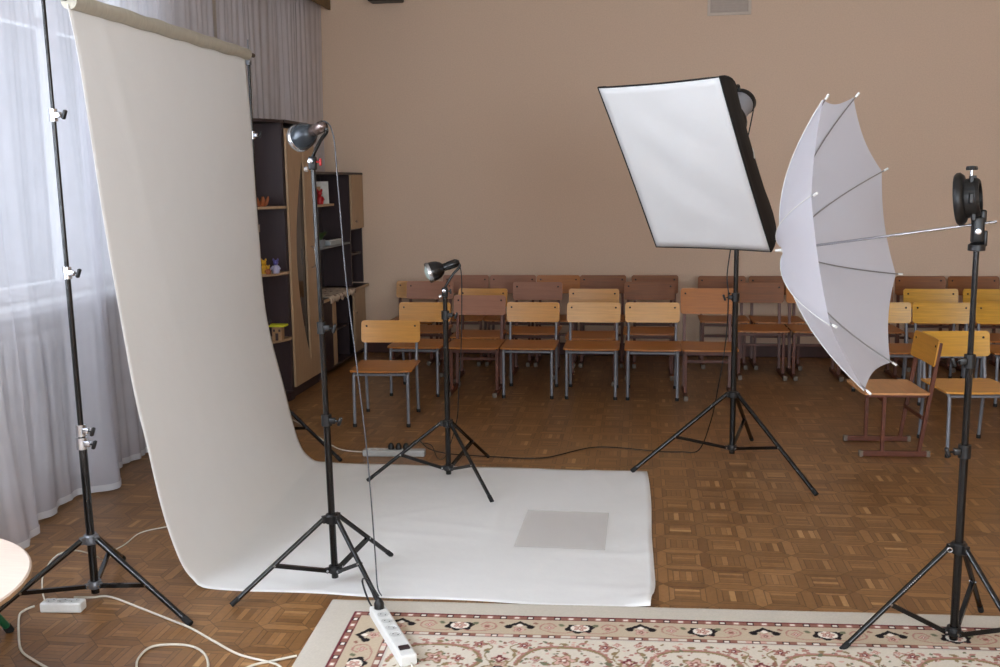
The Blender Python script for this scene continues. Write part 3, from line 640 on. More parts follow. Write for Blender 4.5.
# ------------------------------------------------------------------ light stands
def stand(label, base, feet, hub, low, top, collars, lean=(0, 0), r0=.0155, metal=black_paint, hubm=black_plastic, braces=.55, leg_r=.0105, name='light_stand', colm=None):
    bx, by = base; r0 *= .86; leg_r *= .88; t = thing(name, label, 'stand', (bx, by, 0)); colm = colm or black_plastic
    at = lambda z: Vector((lean[0] * z, lean[1] * z, z))
    zs = [low - .035] + [c[0] for c in collars] + [top]; rr = r0
    for a0, a1 in zip(zs, zs[1:]):
        bm = NB(); tube(bm, [at(a0), at(a1)], rr, 14); done(bm, 'pole', metal, t, True); rr *= .82
    rr = r0
    for z, sgn in collars:
        bm = NB(); tube(bm, [at(z - .022), at(z + .022)], rr + .0065, 14); d = Vector((sgn, -.35, 0)).normalized(); box(bm, at(z) + d * (rr + .014), (.024, .018, .022), bevel=.003); c = done(bm, 'collar', colm, t, True)
        bm = NB(); p = at(z) + d * (rr + .024); tube(bm, [p, p + d * .014], .0035, 8); box(bm, p + d * .024, (.012, .016, .034), Matrix.Rotation(.35 * sgn, 3, 'Y'), bevel=.004); done(bm, 'knob', black_plastic, c, True); rr *= .82
    bm = NB(); lathe(bm, [(0, -.018), (r0 + .011, -.018), (r0 + .013, -.01), (r0 + .013, .012), (r0 + .008, .018), (0, .018)], at(hub), (0, 0, 1), 18)
    for fx, fy in feet:
        d = Vector((fx - bx, fy - by, 0)).normalized(); box(bm, at(hub) + d * (r0 + .016), (.02, .02, .028), Matrix.Rotation(math.atan2(d.y, d.x), 3, 'Z'), bevel=.002)
    done(bm, 'hub', hubm, t)
    bm = NB(); lathe(bm, [(0, -.014), (r0 + .009, -.014), (r0 + .011, .0), (r0 + .009, .014), (0, .014)], at(low), (0, 0, 1), 18)
    for fx, fy in feet:
        d = Vector((fx - bx, fy - by, 0)).normalized(); box(bm, at(low) + d * (r0 + .014), (.018, .018, .02), Matrix.Rotation(math.atan2(d.y, d.x), 3, 'Z'), bevel=.002)
    done(bm, 'lower_hub', hubm, t)
    for fx, fy in feet:
        F = Vector((fx - bx, fy - by, .010)); d = Vector((F.x, F.y, 0)).normalized(); S = at(hub) + d * (r0 + .024)
        bm = NB(); tube(bm, [S, F.lerp(S, .03)], leg_r, 10); lg = done(bm, 'leg', metal, t, True)
        dd = (F - S).normalized(); bm = NB(); tube(bm, [F - dd * .032, F + dd * .004], leg_r + .0010, 10); done(bm, 'rubber_foot', rubber, lg, True)
        Mid = S.lerp(F, braces); lo = at(low) + d * (r0 + .02); sd = Vector((-d.y, d.x, 0)) * .009
        bm = NB()
        dv = Mid - lo; L = dv.length
        vs = box(bm, (0, 0, 0), (.015, .015, L)); q = Matrix((sd.normalized(), dv.normalized().cross(sd.normalized()), dv.normalized())).transposed()
        bmesh.ops.rotate(bm, verts=bm.verts, cent=(0, 0, 0), matrix=q); bmesh.ops.translate(bm, verts=bm.verts, vec=(lo + Mid) / 2); br = done(bm, 'brace', metal, t)
        for pp in (Mid, lo):
            bm = NB(); tube(bm, [pp - sd * 1.3, pp + sd * 1.3], .0048, 8); done(bm, 'rivet', chrome, br, True)
    return t
st_left = stand('black backdrop stand rising out of frame beside the window curtain', (-2.04, 3.37), [(-1.572, 3.177), (-2.13, 3.74), (-2.30, 2.97)], .236, .056, 2.24, [(.607, 1), (.656, 1), (1.242, 1), (1.802, 1)], (-.012, 0), .0175, hubm=grey_metal, name='backdrop_stand', colm=chrome, leg_r=.0125)
st_far = stand('black backdrop stand behind the far edge of the hanging cloth', (-2.2, 5.58), [(-1.66, 5.29), (-2.2, 6.18), (-2.68, 5.28)], .34, .11, 2.25, [(.75, 1), (1.30, -1), (1.83, 1)], (0, 0), .0165, hubm=grey_metal, name='backdrop_stand', colm=chrome, leg_r=.012)
bm = NB(); p = Vector((0, 0, 2.225)); tube(bm, [p + Vector((-.026, 0, -.03)), p + Vector((-.026, 0, .03))], .012, 10); tube(bm, [p + Vector((-.026, 0, .028)), p + Vector((-.026, 0, .06))], .005, 8); done(bm, 'spigot', chrome, st_left, True)
bm = NB(); tube(bm, [(0, -.005, 2.22), (0, -.005, 2.245)], .017, 10); tube(bm, [(0, 0, 2.27), (0, 0, 2.36)], .0045, 8); done(bm, 'spigot', grey_metal, st_far, True)
st_mid = stand('black light stand planted on the backdrop sweep, nearest the power strip', (-1.168, 3.60), [(-1.487, 3.348), (-.955, 3.443), (-1.02, 3.901)], .268, .062, 1.615, [(.658, 1), (1.014, 1)], (-.015, 0), .0155)
st_back = stand('short black light stand at the back edge of the backdrop cloth', (-.985, 5.01), [(-1.40, 4.927), (-.702, 4.649), (-.841, 5.443)], .306, .066, .985, [(.876, 1)], (0, 0), .0165)
st_soft = stand('tall black stand on the parquet carrying the white softbox', (.507, 5.39), [(-.029, 5.226), (.873, 4.918), (.674, 5.961)], .405, .112, 1.81, [(.93, -1)], (0, 0), .018, leg_r=.013)
st_right = stand('black stand on the carpet carrying the white umbrella', (1.055, 3.34), [(0.674, 3.231), (1.225, 3.60), (1.235, 2.98)], .336, .045, 1.335, [(.664, -1), (.962, -1)], (0, 0), .0155)
# small feet on the carpet stand a little higher than those on the parquet
p0 = Vector((-.036, -.028, .336)); bm = NB(); tube(bm, [p0 + Vector((.0075 * math.cos(k * PI / 10), 0, .0075 * math.sin(k * PI / 10))) for k in range(20)], .0022, 6, closed=True); done(bm, 'silver_washer', chrome, st_right, True)
lgs = [c for c in st_right.children if c.name.startswith('leg')]; FX = Vector((0.674 - 1.055, 3.231 - 3.34, .010)); HB = Vector((FX.x, FX.y, 0)).normalized() * .0373 + Vector((0, 0, .336)); dd = (FX - HB).normalized(); sdv = Vector((-dd.y, dd.x, 0)).normalized(); sdv = sdv if sdv.y < 0 else -sdv; upn = dd.cross(sdv).normalized(); upn = upn if upn.z > 0 else -upn
bm = NB()
for k in range(10):      # small worn silver lettering on the front leg, too small to read
    q = HB.lerp(FX, .27 + .017 * k) + (upn * .0040 + sdv * .0090); hgt_ = .0030 if k % 3 else .0045
    box(bm, q, (.0035, .0012, hgt_), Matrix.Rotation(.75 if k % 2 else .4, 3, 'Y'))
done(bm, 'lettering', chrome, lgs[0])

# ------------------------------------------------------------------ lamp heads
def lamp_head(label, tip, c, n, dome_m, sock_m, R_=.052, face=None, lg=.115):
    """tip = top of the stand pole, c = centre of the reflector mouth, n = where it looks"""
    t = thing('studio_lamp', label, 'lamp', tip); c = Vector(c) - Vector(tip); n = Vector(n).normalized(); back = -n
    bm = NB(); lathe(bm, [(R_ * .97, -.004), (R_, .0), (R_ * 1.02, .014), (R_ * .99, .032), (R_ * .88, .052), (R_ * .66, .070), (R_ * .42, .080), (0, .082)], c, back, 28); done(bm, 'reflector', dome_m, t, True)
    bm = NB(); lathe(bm, [(R_ * .90, -.008), (R_ * 1.05, -.008), (R_ * 1.08, .0), (R_ * 1.05, .010), (R_ * .98, .012)], c, back, 28); done(bm, 'rim', chrome, t, True)
    bm = NB(); lathe(bm, [(0, -.022), (R_ * .4, -.019), (R_ * .75, -.010), (R_ * .93, .0), (0, .004)], c, back, 28); done(bm, 'front_glass', face, t, True)
    bm = NB(); lathe(bm, [(0, .072), (R_ * .42, .072), (R_ * .40, .10), (R_ * .44, .104), (R_ * .44, .104 + lg * .5), (R_ * .36, .104 + lg * .6), (R_ * .36, .078 + lg * .9), (R_ * .2, .08 + lg), (0, .08 + lg)], c, back, 20); done(bm, 'socket', sock_m, t, True)
    e = c + back * (.07 + lg); side = Vector((0, 0, 1)).cross(n).normalized()
    br = done((lambda b: (tube(b, smooth_pts([e, e + Vector((.012, 0, -.02)), e.lerp(Vector((0, 0, .05)), .55) + Vector((.012, 0, 0)), Vector((.006, 0, .045)), Vector((0, 0, .03))], 6), .0065, 8), b)[1])(NB()), 'bracket_arm', black_paint, t, True)
    bm = NB(); box(bm, (0, 0, .012), (.030, .026, .05), bevel=.006); tube(bm, [(0, -.022, .02), (0, .022, .02)], .012, 12); done(bm, 'tilt_clamp', black_plastic, t, True)
    bm = NB(); lathe(bm, [(0, 0), (.009, 0), (.009, .008), (0, .010)], (0, -.020, .02), (0, -1, 0), 12); tube(bm, [(-.018, -.004, -.008), (-.030, -.006, -.010)], .010, 10); done(bm, 'clamp_bolt', chrome, t, True)
    bm = NB(); tube(bm, [(.015, 0, .018), (.026, 0, .016)], .004, 8); box(bm, (.030, 0, .016), (.008, .01, .026), bevel=.002); done(bm, 'tightening_knob', knob_red if dome_m is dome_grey else black_plastic, t, True)
    return t
dome_grey = mat('blue_grey_enamel', (46, 52, 58), .22, .3, .08, 20); knob_red = mat('red_knob_plastic', (170, 30, 34), .5, 0, .05, 30)
copper = mat('brownish_chrome', (120, 106, 102), .25, .9, .1, 20); lampglass = mat('milky_green_lamp_glass', (196, 212, 206), .12, 0, .05, 20, spec=.8)
lamp_head('small grey domed lamp on the near stand, turned to the backdrop', (-1.193, 3.60, 1.613), (-1.248, 3.622, 1.717), (-.80, .50, -.27), dome_grey, copper, .048, lampglass, .075)
lamp_head('small black spot lamp with milky glass on the short stand', (-.985, 5.01, .982), (-1.062, 4.99, 1.095), (-.86, -.30, -.30), black_paint, black_paint, .050, lampglass, .085)

# softbox, its flash head
C_ = Vector((.216, 4.98, 1.596)); az, el = -2.178, -.575; n = Vector((math.cos(el) * math.cos(az), math.cos(el) * math.sin(az), math.sin(el)))
s_ = Vector((0, 0, 1)).cross(n).normalized(); u_ = n.cross(s_); SW, SH, SD = .662, .945, .46
black_cloth = mat('black_softbox_cloth', (20, 20, 21), .75, 0, .2, 12, bump=.3)
diffuser = mat('white_diffuser_cloth', (222, 222, 222), .8, 0, .01, 7, bump=.6, spec=.1, bdist=.008)
t = thing('softbox', 'large rectangular softbox with black sides and white front tilted downwards', 'softbox', C_)
def ring_pts(k, n_=40):
    """k 0 at the mouth ... 1 at the ring: rounded rectangle shrinking to a circle"""
    sc_ = 1 - k ** 2.3 * .80; hw, hb, ht = SW / 2 * (1 - .68 * k ** 1.9), SH / 2 * (1 - .78 * k ** 2.0), SH / 2 * (1 - .78 * k ** 1.2); out = []
    for i in range(n_):
        # walk the rectangle with corners on vertices 0,10,20,30
        e, q = divmod(i, n_ // 4); q /= n_ / 4
        cs = [(-1, -1), (1, -1), (1, 1), (-1, 1)]; a0, a1 = cs[e], cs[(e + 1) % 4]; x = a0[0] + (a1[0] - a0[0]) * q; y = a0[1] + (a1[1] - a0[1]) * q
        rr = k ** 3; ang = math.atan2(y, x); sag = 1 - .05 * math.sin(PI * q) * (1 - .3 * k) * (1 if k > 0.02 else .25)
        X = x * hw * sag * (1 - rr) + rr * .1 * math.cos(ang); Y = y * (ht if y > 0 else hb) * sag * (1 - rr) + rr * .1 * math.sin(ang)
        out.append(s_ * X + u_ * Y - n * (SD * k))
    return out
bm = NB(); R0 = [[bm.verts.new(p) for p in ring_pts(k / 12)] for k in range(13)]
for A, B in zip(R0, R0[1:]):
    for i in range(40): bm.faces.new((A[i], A[(i + 1) % 40], B[(i + 1) % 40], B[i]))
sh = done(bm, 'black_shell', black_cloth, t, False); md = sh.modifiers.new('s', 'SOLIDIFY'); md.thickness = .003; md.offset = 0
bm = NB(); tube(bm, [p + n * .002 for p in ring_pts(0)], .0045, 6, closed=True); done(bm, 'piping', black_cloth, t)
bm = NB(); G = []
for j in range(25):
    row = []
    for i in range(19):
        x = (-1 + 2 * i / 18); y = (-1 + 2 * j / 24); k1 = 1 - .0125 * math.sin(PI * (y + 1) / 2); k2 = 1 - .0125 * math.sin(PI * (x + 1) / 2)
        z = .004 + .0055 * math.sin(y * 8 + x * 5) * (1 - x * x) * (1 - y * y) + .003 * math.sin(x * 6 - y * 4 + 1) * (1 - x * x) * (1 - y * y)
        row.append(bm.verts.new(s_ * x * SW / 2 * k1 * .992 + u_ * y * SH / 2 * k2 * .994 + n * z))
    G.append(row)
for A, B in zip(G, G[1:]):
    for i in range(18): bm.faces.new((A[i], A[i + 1], B[i + 1], B[i]))
o = done(bm, 'front_diffuser', diffuser, t, True)
md = o.modifiers.new('s', 'SOLIDIFY'); md.thickness = .001
for i0 in (0, 10, 20, 30):
    bm = NB(); tube(bm, [ring_pts(k / 12)[i0] * 1.0 for k in range(13)], .005, 6); done(bm, 'corner_rib', black_cloth, t, True)
bm = NB(); lathe(bm, [(.088, -.012), (.104, -.012), (.104, .012), (.088, .012), (.088, -.012)], -n * SD, n, 28); done(bm, 'speed_ring', black_plastic, t, True)
bm = NB(); p = [ring_pts(k / 12)[14].lerp(ring_pts(k / 12)[15], .5) * 1.008 for k in (4, 5, 6)]; tube(bm, p, .003, 6); done(bm, 'white_stitched_slit', white_plastic, t)
tipS = Vector((.507, 5.39, 1.81)); t = thing('flash_head', 'grey cylindrical studio flash behind the softbox on top of its stand', 'flash head', tipS)
F0 = C_ - n * (SD + .014) - tipS; bn = -n; grey_body = mat('dark_silver_flash_body', (150, 152, 158), .35, .3, .06, 20)
bm = NB(); lathe(bm, [(0, 0), (.060, 0), (.066, .006), (.066, .150), (0, .150)], F0, bn, 28); done(bm, 'body', grey_body, t, True)
bm = NB(); lathe(bm, [(.066, .150), (.070, .152), (.070, .178), (.060, .186), (0, .186)], F0, bn, 28); done(bm, 'rear_cap', black_plastic, t, True)
bm = NB(); e0 = F0 + bn * .03 + u_ * .06; e1 = F0 + bn * .16 + u_ * .062; tube(bm, smooth_pts([e0, e0 + u_ * .035, e1 + u_ * .035, e1], 6), .008, 8); done(bm, 'handle', black_plastic, t, True)
bm = NB(); tube(bm, [(0, 0, -.02), (0, 0, .03)], .019, 12); m_ = F0 + bn * .06; tube(bm, smooth_pts([Vector((0, 0, .02)), (Vector((0, 0, .02)) + m_) / 2, m_ - u_ * .060], 5), .014, 10); done(bm, 'tilt_bracket', black_plastic, t, True)

# umbrella
UC = Vector((.728, 3.494, 1.343)); uaz, uel, uro = 2.702, -.156, -.472; UR, UH = .510, .255
n = Vector((math.cos(uel) * math.cos(uaz), math.cos(uel) * math.sin(uaz), math.sin(uel))); s0 = Vector((0, 0, 1)).cross(n).normalized(); u0 = n.cross(s0)
s1 = math.cos(uro) * s0 + math.sin(uro) * u0; u1 = n.cross(s1)
umb_cloth = mat('white_umbrella_nylon', (208, 208, 216), .6, 0, .008, 10, trans=.42, spec=.25)
t = thing('photo_umbrella', 'white translucent shoot-through umbrella opened beside the right stand', 'umbrella', UC)
def upt(th, r, sag=True):
    """th in gores (0..8), r 0 apex .. 1 rim"""
    fr = th - math.floor(th); a_ = -th * PI / 4; loc = abs(fr - .5) * 2                      # 1 on a rib, 0 mid-gore
    ch = math.cos(PI / 8) / math.cos((fr - .5) * PI / 4)                                        # straight chord between ribs
    k = 1 - (1 - ch) * (r ** 1.2) - (1 - loc ** 2) * .032 * r ** 3
    d = (math.cos(a_) * u1 + math.sin(a_) * s1)
    h_ = UH * (1 - r ** 1.9) - (1 - loc ** 2) * .028 * math.sin(PI * min(1, r)) + (1 - loc ** 2) * .012 * r ** 4
    return d * (UR * r * k) + n * h_
bm = NB(); NT, NR = 96, 16; R0 = [[bm.verts.new(upt(8 * i / NT, max(j / NR, .012))) for i in range(NT)] for j in range(NR + 1)]
for A, B in zip(R0, R0[1:]):
    for i in range(NT): bm.faces.new((A[i], A[(i + 1) % NT], B[(i + 1) % NT], B[i]))
bm.faces.new(R0[0]); cn = done(bm, 'canopy', umb_cloth, t, True)
steel = mat('umbrella_steel_wire', (150, 148, 148), .35, .7, .05, 30)
for k in range(8):
    bm = NB(); P = [upt(k, r) - n * .008 for r in [i / 12 for i in range(1, 13)]]; tube(bm, P + [P[-1] + (P[-1] - P[-2]).normalized() * .006], .0024, 6); rb = done(bm, 'rib', steel, t, True)
    bm = NB(); e = P[-1]; d = (P[-1] - P[-2]).normalized(); tube(bm, [e, e + d * .018], .0042, 8); done(bm, 'rib_tip', white_plastic, rb, True)
bm = NB(); tube(bm, [upt(0, 0) + n * .004, -n * .42], .0045, 10); done(bm, 'shaft', chrome, t, True)
bm = NB(); lathe(bm, [(.014, -.012), (.016, .0), (.010, .006), (.005, .008), (.0045, .03), (0, .032)], n * UH, n, 16); done(bm, 'ferrule', white_plastic, t, True)
# seams along the ribs, on the outside of the cloth
bm = NB()
for k in range(8): tube(bm, [upt(k, i / 12) + n * .0015 for i in range(1, 13)], .0016, 5)
done(bm, 'seam', white_plastic, cn)

tipR = Vector((1.055, 3.34, 1.335)); t = thing('umbrella_bracket', 'black flash bracket with round mounting ring on top of the right stand', 'bracket', tipR)
bn = Vector((-.90, .40, -.10)).normalized(); c = Vector((1.000, 3.352, 1.478)) - tipR
bm = NB(); lathe(bm, [(.060, .006), (.078, .010), (.083, .004), (.083, -.006), (.074, -.016), (.060, -.020), (.058, -.03)], c, bn, 32); done(bm, 'mounting_ring', black_plastic, t, True)
bm = NB(); lathe(bm, [(.050, .004), (.060, .0), (.062, -.02), (.062, -.052), (.056, -.060), (.046, -.060), (.046, .004)], c, bn, 32)
for k in range(6):
    a_ = k * PI / 3; x_, y_ = frame(bn); d = x_ * math.cos(a_) + y_ * math.sin(a_); box(bm, c + d * .063 - bn * .04, (.012, .012, .03), bevel=.002)
done(bm, 'barrel', black_plastic, t)
bm = NB(); p = c - bn * .03 + Vector((0, 0, .055)); tube(bm, [p, p + Vector((0, 0, .034))], .005, 10); sc1 = done(bm, 'screw', chrome, t, True)
bm = NB(); lathe(bm, [(0, 0), (.017, .0), (.018, .005), (.016, .012), (0, .014)], p + Vector((0, 0, .032)), (0, 0, 1), 12); done(bm, 'knob', black_plastic, sc1)
bm = NB(); box(bm, (0, 0, .047), (.036, .034, .085), bevel=.008); box(bm, (.012, 0, .09), (.02, .03, .04), bevel=.006); box(bm, (.022, .0, .02), (.012, .026, .05), bevel=.004); lathe(bm, [(.014, -.02), (.026, -.018), (.026, .0), (.018, .006), (0, .006)], (0, 0, .0), (0, 0, 1), 18); done(bm, 'tilt_clamp', black_plastic, t, True)
bm = NB(); lathe(bm, [(0, .006), (.009, .005), (.011, 0), (0, 0)], (-.004, -.018, .042), (0, -1, 0), 14); done(bm, 'bolt', chrome, t, True)
bm = NB(); tube(bm, [(0, -.012, -.012), (0, -.012, -.002)], .012, 12); done(bm, 'collar', chrome, t, True)

# ------------------------------------------------------------------ glass sheet on the cloth
bm = NB(); poly = [(-.519, 4.047), (-.132, 4.042), (-.130, 4.516), (-.511, 4.519)]
prism(bm, poly, .0112, .0162); 
pg = mat('greyish_plexiglass', (224, 218, 212), .2, 0, .02, 10, spec=.55); o = done(bm, 'glass_sheet', pg); o.modifiers.new('b', 'BEVEL').width = .001
tag(o, 'greyish square sheet of clear plastic lying on the white cloth', 'glass sheet')
b_ = pg.node_tree.nodes['Principled BSDF']; b_.inputs['Alpha'].default_value = .2

# ------------------------------------------------------------------ power strips
def strip(label, c, ang, n_, L, wdt, body, loaded=(), tilt=0., switch=False, z=0., pitch=.043, hgt=.038, group=None):
    t = thing('power_strip', label, 'power strip', (c[0], c[1], z)); t.rotation_euler = (0, tilt, ang)
    bm = NB(); box(bm, (0, 0, hgt / 2), (L, wdt, hgt), bevel=.007, seg=3); done(bm, 'housing', body, t)
    for k in range(n_):
        x = -L / 2 + .034 + k * pitch
        bm = NB(); lathe(bm, [(.0205, .0015), (.0185, .0018), (.0175, -.001), (.017, .0006), (0, .0006)], (x, 0, hgt), (0, 0, 1), 22); so = done(bm, 'socket', socket_grey, t, True)
        bm = NB()
        for s in (-1, 1): lathe(bm, [(.0028, .0), (0, .0002)], (x + s * .0067, s * .0067, hgt + .001), (0, 0, 1), 8)
        done(bm, 'holes', rubber, so)
        if k in loaded:
            bm = NB(); lathe(bm, [(.0175, .0), (.0180, .018), (.013, .028), (.008, .036), (0, .038)], (x, 0, hgt + .0015), (0, 0, 1), 16); done(bm, 'plug', black_plastic, t, True)
    if switch:
        bm = NB(); box(bm, (L / 2 - .055, 0, hgt + .002), (.024, wdt * .6, .008), bevel=.002); done(bm, 'switch', mat('dark_switch', (44, 26, 28), .35), t)
    return t
socket_grey = mat('socket_light_grey', (198, 198, 194), .45, 0, .03, 30)
grey_strip = mat('grey_strip_plastic', (168, 168, 166), .45, 0, .03, 30)
pa, pb = Vector((-.935, 3.335)), Vector((-.712, 2.93)); ang = math.atan2(pb.y - pa.y, pb.x - pa.x)
strip('white power strip with four free sockets and dark switch lying on the carpet', (pa + pb) / 2, ang, 5, .42, .058, white_plastic, (0,), 0, True, .012, .056)
strip('pale grey power strip with black plugs on the parquet behind the cloth', (-1.385, 5.44), .06, 6, .36, .06, grey_strip, (3, 4, 5), 0, False)
strip('small white extension block on the parquet by the left stand', (-2.10, 3.25), .10, 3, .155, .052, white_plastic, (), 0, False)

# ------------------------------------------------------------------ cables
def cable(label, pts, r, m_, cat='cable', n=10, group=None):
    bm = NB(); tube(bm, smooth_pts(pts, n), r, 8); o = done(bm, 'power_cable', m_, None, True); tag(o, label, cat, group); return o
cable('white cable curving out of frame from the small extension block', [(-2.205, 3.235, .018), (-2.235, 3.22, .008), (-2.225, 3.17, .006), (-2.112, 2.997, .006), (-2.047, 2.915, .006), (-1.975, 2.865, .006), (-1.879, 2.808, .006), (-1.777, 2.753, .006)], .0042, white_cable)
cable('white cable arching up over the leg of the left stand', [(-2.165, 3.24, .04), (-2.185, 3.26, .07), (-2.195, 3.29, .12), (-2.175, 3.34, .17), (-2.13, 3.39, .178), (-2.12, 3.50, .12), (-2.16, 3.66, .03), (-2.22, 3.83, .005), (-2.213, 3.92, .004), (-2.218, 4.056, .004), (-2.142, 4.143, .004), (-1.95, 4.30, .004)], .0030, white_cable)
cable('long white cable running from the block to the edge of the carpet', [(-2.085, 3.30, .03), (-2.05, 3.36, .006), (-1.986, 3.375, .005), (-1.822, 3.293, .005), (-1.662, 3.208, .005), (-1.561, 3.153, .005), (-1.427, 3.059, .005), (-1.304, 2.977, .005), (-1.165, 2.93, .005), (-1.12, 2.885, .005)], .0042, white_cable)
cable('short white cord leaving the lower end of the carpet power strip', [(-.712, 2.935, .03), (-.695, 2.90, .022), (-.70, 2.86, .018), (-.74, 2.80, .018)], .0040, white_cable)
cable('short white cable reaching the carpet edge at the bottom of the parquet', [(-1.112, 2.99, .006), (-1.186, 2.942, .006), (-1.239, 2.901, .006), (-1.282, 2.80, .006)], .0042, white_cable)
cable('coiled loop of white cable at the bottom edge on the parquet', [(-1.59, 2.827, .006), (-1.627, 2.905, .006), (-1.629, 2.991, .006), (-1.571, 3.02, .006), (-1.489, 3.015, .006), (-1.421, 2.964, .006), (-1.372, 2.879, .006), (-1.364, 2.801, .006)], .0042, white_cable)
cable('white cable from behind the backdrop to the grey power strip', [(-2.404, 6.351, .005), (-2.22, 6.167, .005), (-2.055, 5.941, .005), (-1.81, 5.61, .005), (-1.70, 5.50, .008), (-1.56, 5.43, .02)], .0038, white_cable)
cable('black cable from the grey strip along the cloth up to the softbox flash', [(-1.30, 5.445, .055), (-1.25, 5.46, .09), (-1.19, 5.47, .04), (-1.10, 5.50, .006), (-.944, 5.47, .005), (-.768, 5.45, .005), (-.626, 5.44, .005), (-.491, 5.483, .005), (-.277, 5.70, .005), (-.102, 5.714, .005), (.099, 5.66, .005), (.241, 5.66, .005), (.345, 5.62, .03), (.40, 5.52, .22), (.43, 5.45, .42), (.465, 5.42, .70), (.47, 5.39, .93), (.462, 5.40, 1.05), (.485, 5.42, 1.25), (.50, 5.45, 1.5), (.56, 5.52, 1.75), (.60, 5.56, 1.95)], .0034, black_plastic)
cable('thin black cable hanging from the black spot lamp down to the grey strip', [(-.925, 5.03, 1.145), (-.905, 5.04, 1.10), (-.905, 5.05, .95), (-.915, 5.06, .70), (-.935, 5.07, .45), (-.95, 5.08, .30), (-1.02, 5.14, .10), (-1.10, 5.30, .03), (-1.16, 5.42, .07), (-1.215, 5.455, .075)], .0028, black_plastic)
cable('thin pale and black cable hanging from the grey domed lamp to the carpet strip', [(-1.150, 3.552, 1.752), (-1.125, 3.55, 1.772), (-1.098, 3.56, 1.72), (-1.085, 3.56, 1.5), (-1.06, 3.53, 1.2), (-1.02, 3.49, .9), (-.985, 3.46, .6), (-.965, 3.43, .4), (-.945, 3.39, .2), (-.925, 3.335, .11), (-.905, 3.315, .085)], .0026, mat('two_tone_cable', (70, 70, 74), .3, .2, .5, 8))
cable('black plug lead lying from the carpet strip along the stand leg', [(-.915, 3.31, .085), (-.965, 3.345, .13), (-1.00, 3.40, .10), (-.955, 3.33, .05), (-.90, 3.28, .018), (-.86, 3.20, .017), (-.80, 3.10, .017), (-.745, 3.02, .017), (-.70, 2.97, .018)], .0036, black_plastic)

# ------------------------------------------------------------------ round table at the left edge
t = thing('round_table', 'pale round wooden table with green metal legs at the left edge', 'table', (-2.29, 2.45, 0))
beech = mat('pale_beech_table_top', (224, 204, 186), .35, 0, .05, 10, stretch=(1, 9, 1)); greenm = mat('green_enamel_tube', (22, 92, 58), .4, .1, .05, 20)
bm = NB(); lathe(bm, [(0, .380), (.509, .380), (.515, .384), (.515, .396), (.509, .400), (0, .400)], (0, 0, 0), (0, 0, 1), 72); done(bm, 'tabletop', beech, t)
bm = NB(); lathe(bm, [(.5155, .3835), (.5165, .385), (.5165, .395), (.5155, .3965)], (0, 0, 0), (0, 0, 1), 72); done(bm, 'edge_band', mat('tan_edge_band', (176, 140, 104), .4, 0, .05, 20), t, True)
for k in range(4):
    a_ = math.radians(80.7 + 90 * k); d = Vector((math.cos(a_), math.sin(a_), 0))
    bm = NB(); tube(bm, [d * .36 + Vector((0, 0, .378)), d * .612 + Vector((0, 0, .02))], .0125, 12); lg = done(bm, 'leg', greenm, t, True)
    bm = NB(); tube(bm, [d * .608 + Vector((0, 0, .026)), d * .622 + Vector((0, 0, .002))], .0145, 12); done(bm, 'rubber_foot', rubber, lg, True)
bm = NB(); lathe(bm, [(.34, .355), (.37, .355), (.37, .378), (.34, .378), (.34, .355)], (0, 0, 0), (0, 0, 1), 48); done(bm, 'apron', greenm, t)

# ------------------------------------------------------------------ carpet
CREAM = np.array(lin((210, 200, 184))); BEIGE = np.array(lin((190, 172, 148))); PLAIN = np.array(lin((196, 188, 174)))
DRED = np.array(lin((108, 44, 54))); ROSE = np.array(lin((172, 124, 112))); RUST = np.array(lin((144, 100, 86))); BLACK = np.array(lin((34, 28, 30)))
OLIVE = np.array(lin((142, 122, 88))); WHITE = np.array(lin((230, 220, 206))); GREEN = np.array(lin((112, 112, 88))); PINK = np.array(lin((204, 166, 152)))
def canvas(w_, h_, res, base):
    A = np.empty((int(h_ / res) + 1, int(w_ / res) + 1, 3)); A[:] = base
    yy, xx = np.mgrid[0:A.shape[0], 0:A.shape[1]]; return A, xx * res, yy * res
def paint(A, X, Y, x0, y0, R_, fn, col):
    """paint where fn(dx, dy) is true within radius R_"""
    res = X[0, 1] - X[0, 0]; i0 = max(0, int((x0 - R_) / res)); i1 = int((x0 + R_) / res) + 2; j0 = max(0, int((y0 - R_) / res)); j1 = int((y0 + R_) / res) + 2
    if i1 <= 0 or j1 <= 0: return
    sl = (slice(j0, j1), slice(i0, i1)); dx = X[sl] - x0; dy = Y[sl] - y0
    if dx.size == 0: return
    mk = fn(dx, dy); A[sl][mk] = col
def flower(A, X, Y, x, y, r, c1, c2, line, pet=5, rot=0):
    def f(q): return lambda dx, dy: np.hypot(dx, dy) < q * r * (.78 + .22 * np.cos(pet * (np.arctan2(dy, dx) + rot)))
    paint(A, X, Y, x, y, r * 1.2, f(1.12), line); paint(A, X, Y, x, y, r * 1.2, f(.88), c1); paint(A, X, Y, x, y, r, f(.48), c2); paint(A, X, Y, x, y, r, lambda dx, dy: np.hypot(dx, dy) < r * .16, WHITE)
def leaf(A, X, Y, x, y, L_, ang, c):
    ca, sa = math.cos(ang), math.sin(ang); paint(A, X, Y, x, y, L_, lambda dx, dy: np.abs(-dx * sa + dy * ca) < .30 * L_ * (1 - np.clip(((dx * ca + dy * sa) / (L_ * .5)) ** 2, 0, 1)) * (np.abs(dx * ca + dy * sa) < L_ * .5), c)
def curve(A, X, Y, pts, wd, c):
    P = smooth_pts([(p[0], p[1], 0) for p in pts], 14)
    for p in P: paint(A, X, Y, p.x, p.y, wd, lambda dx, dy: np.hypot(dx, dy) < wd / 2 + 1e-4, c)
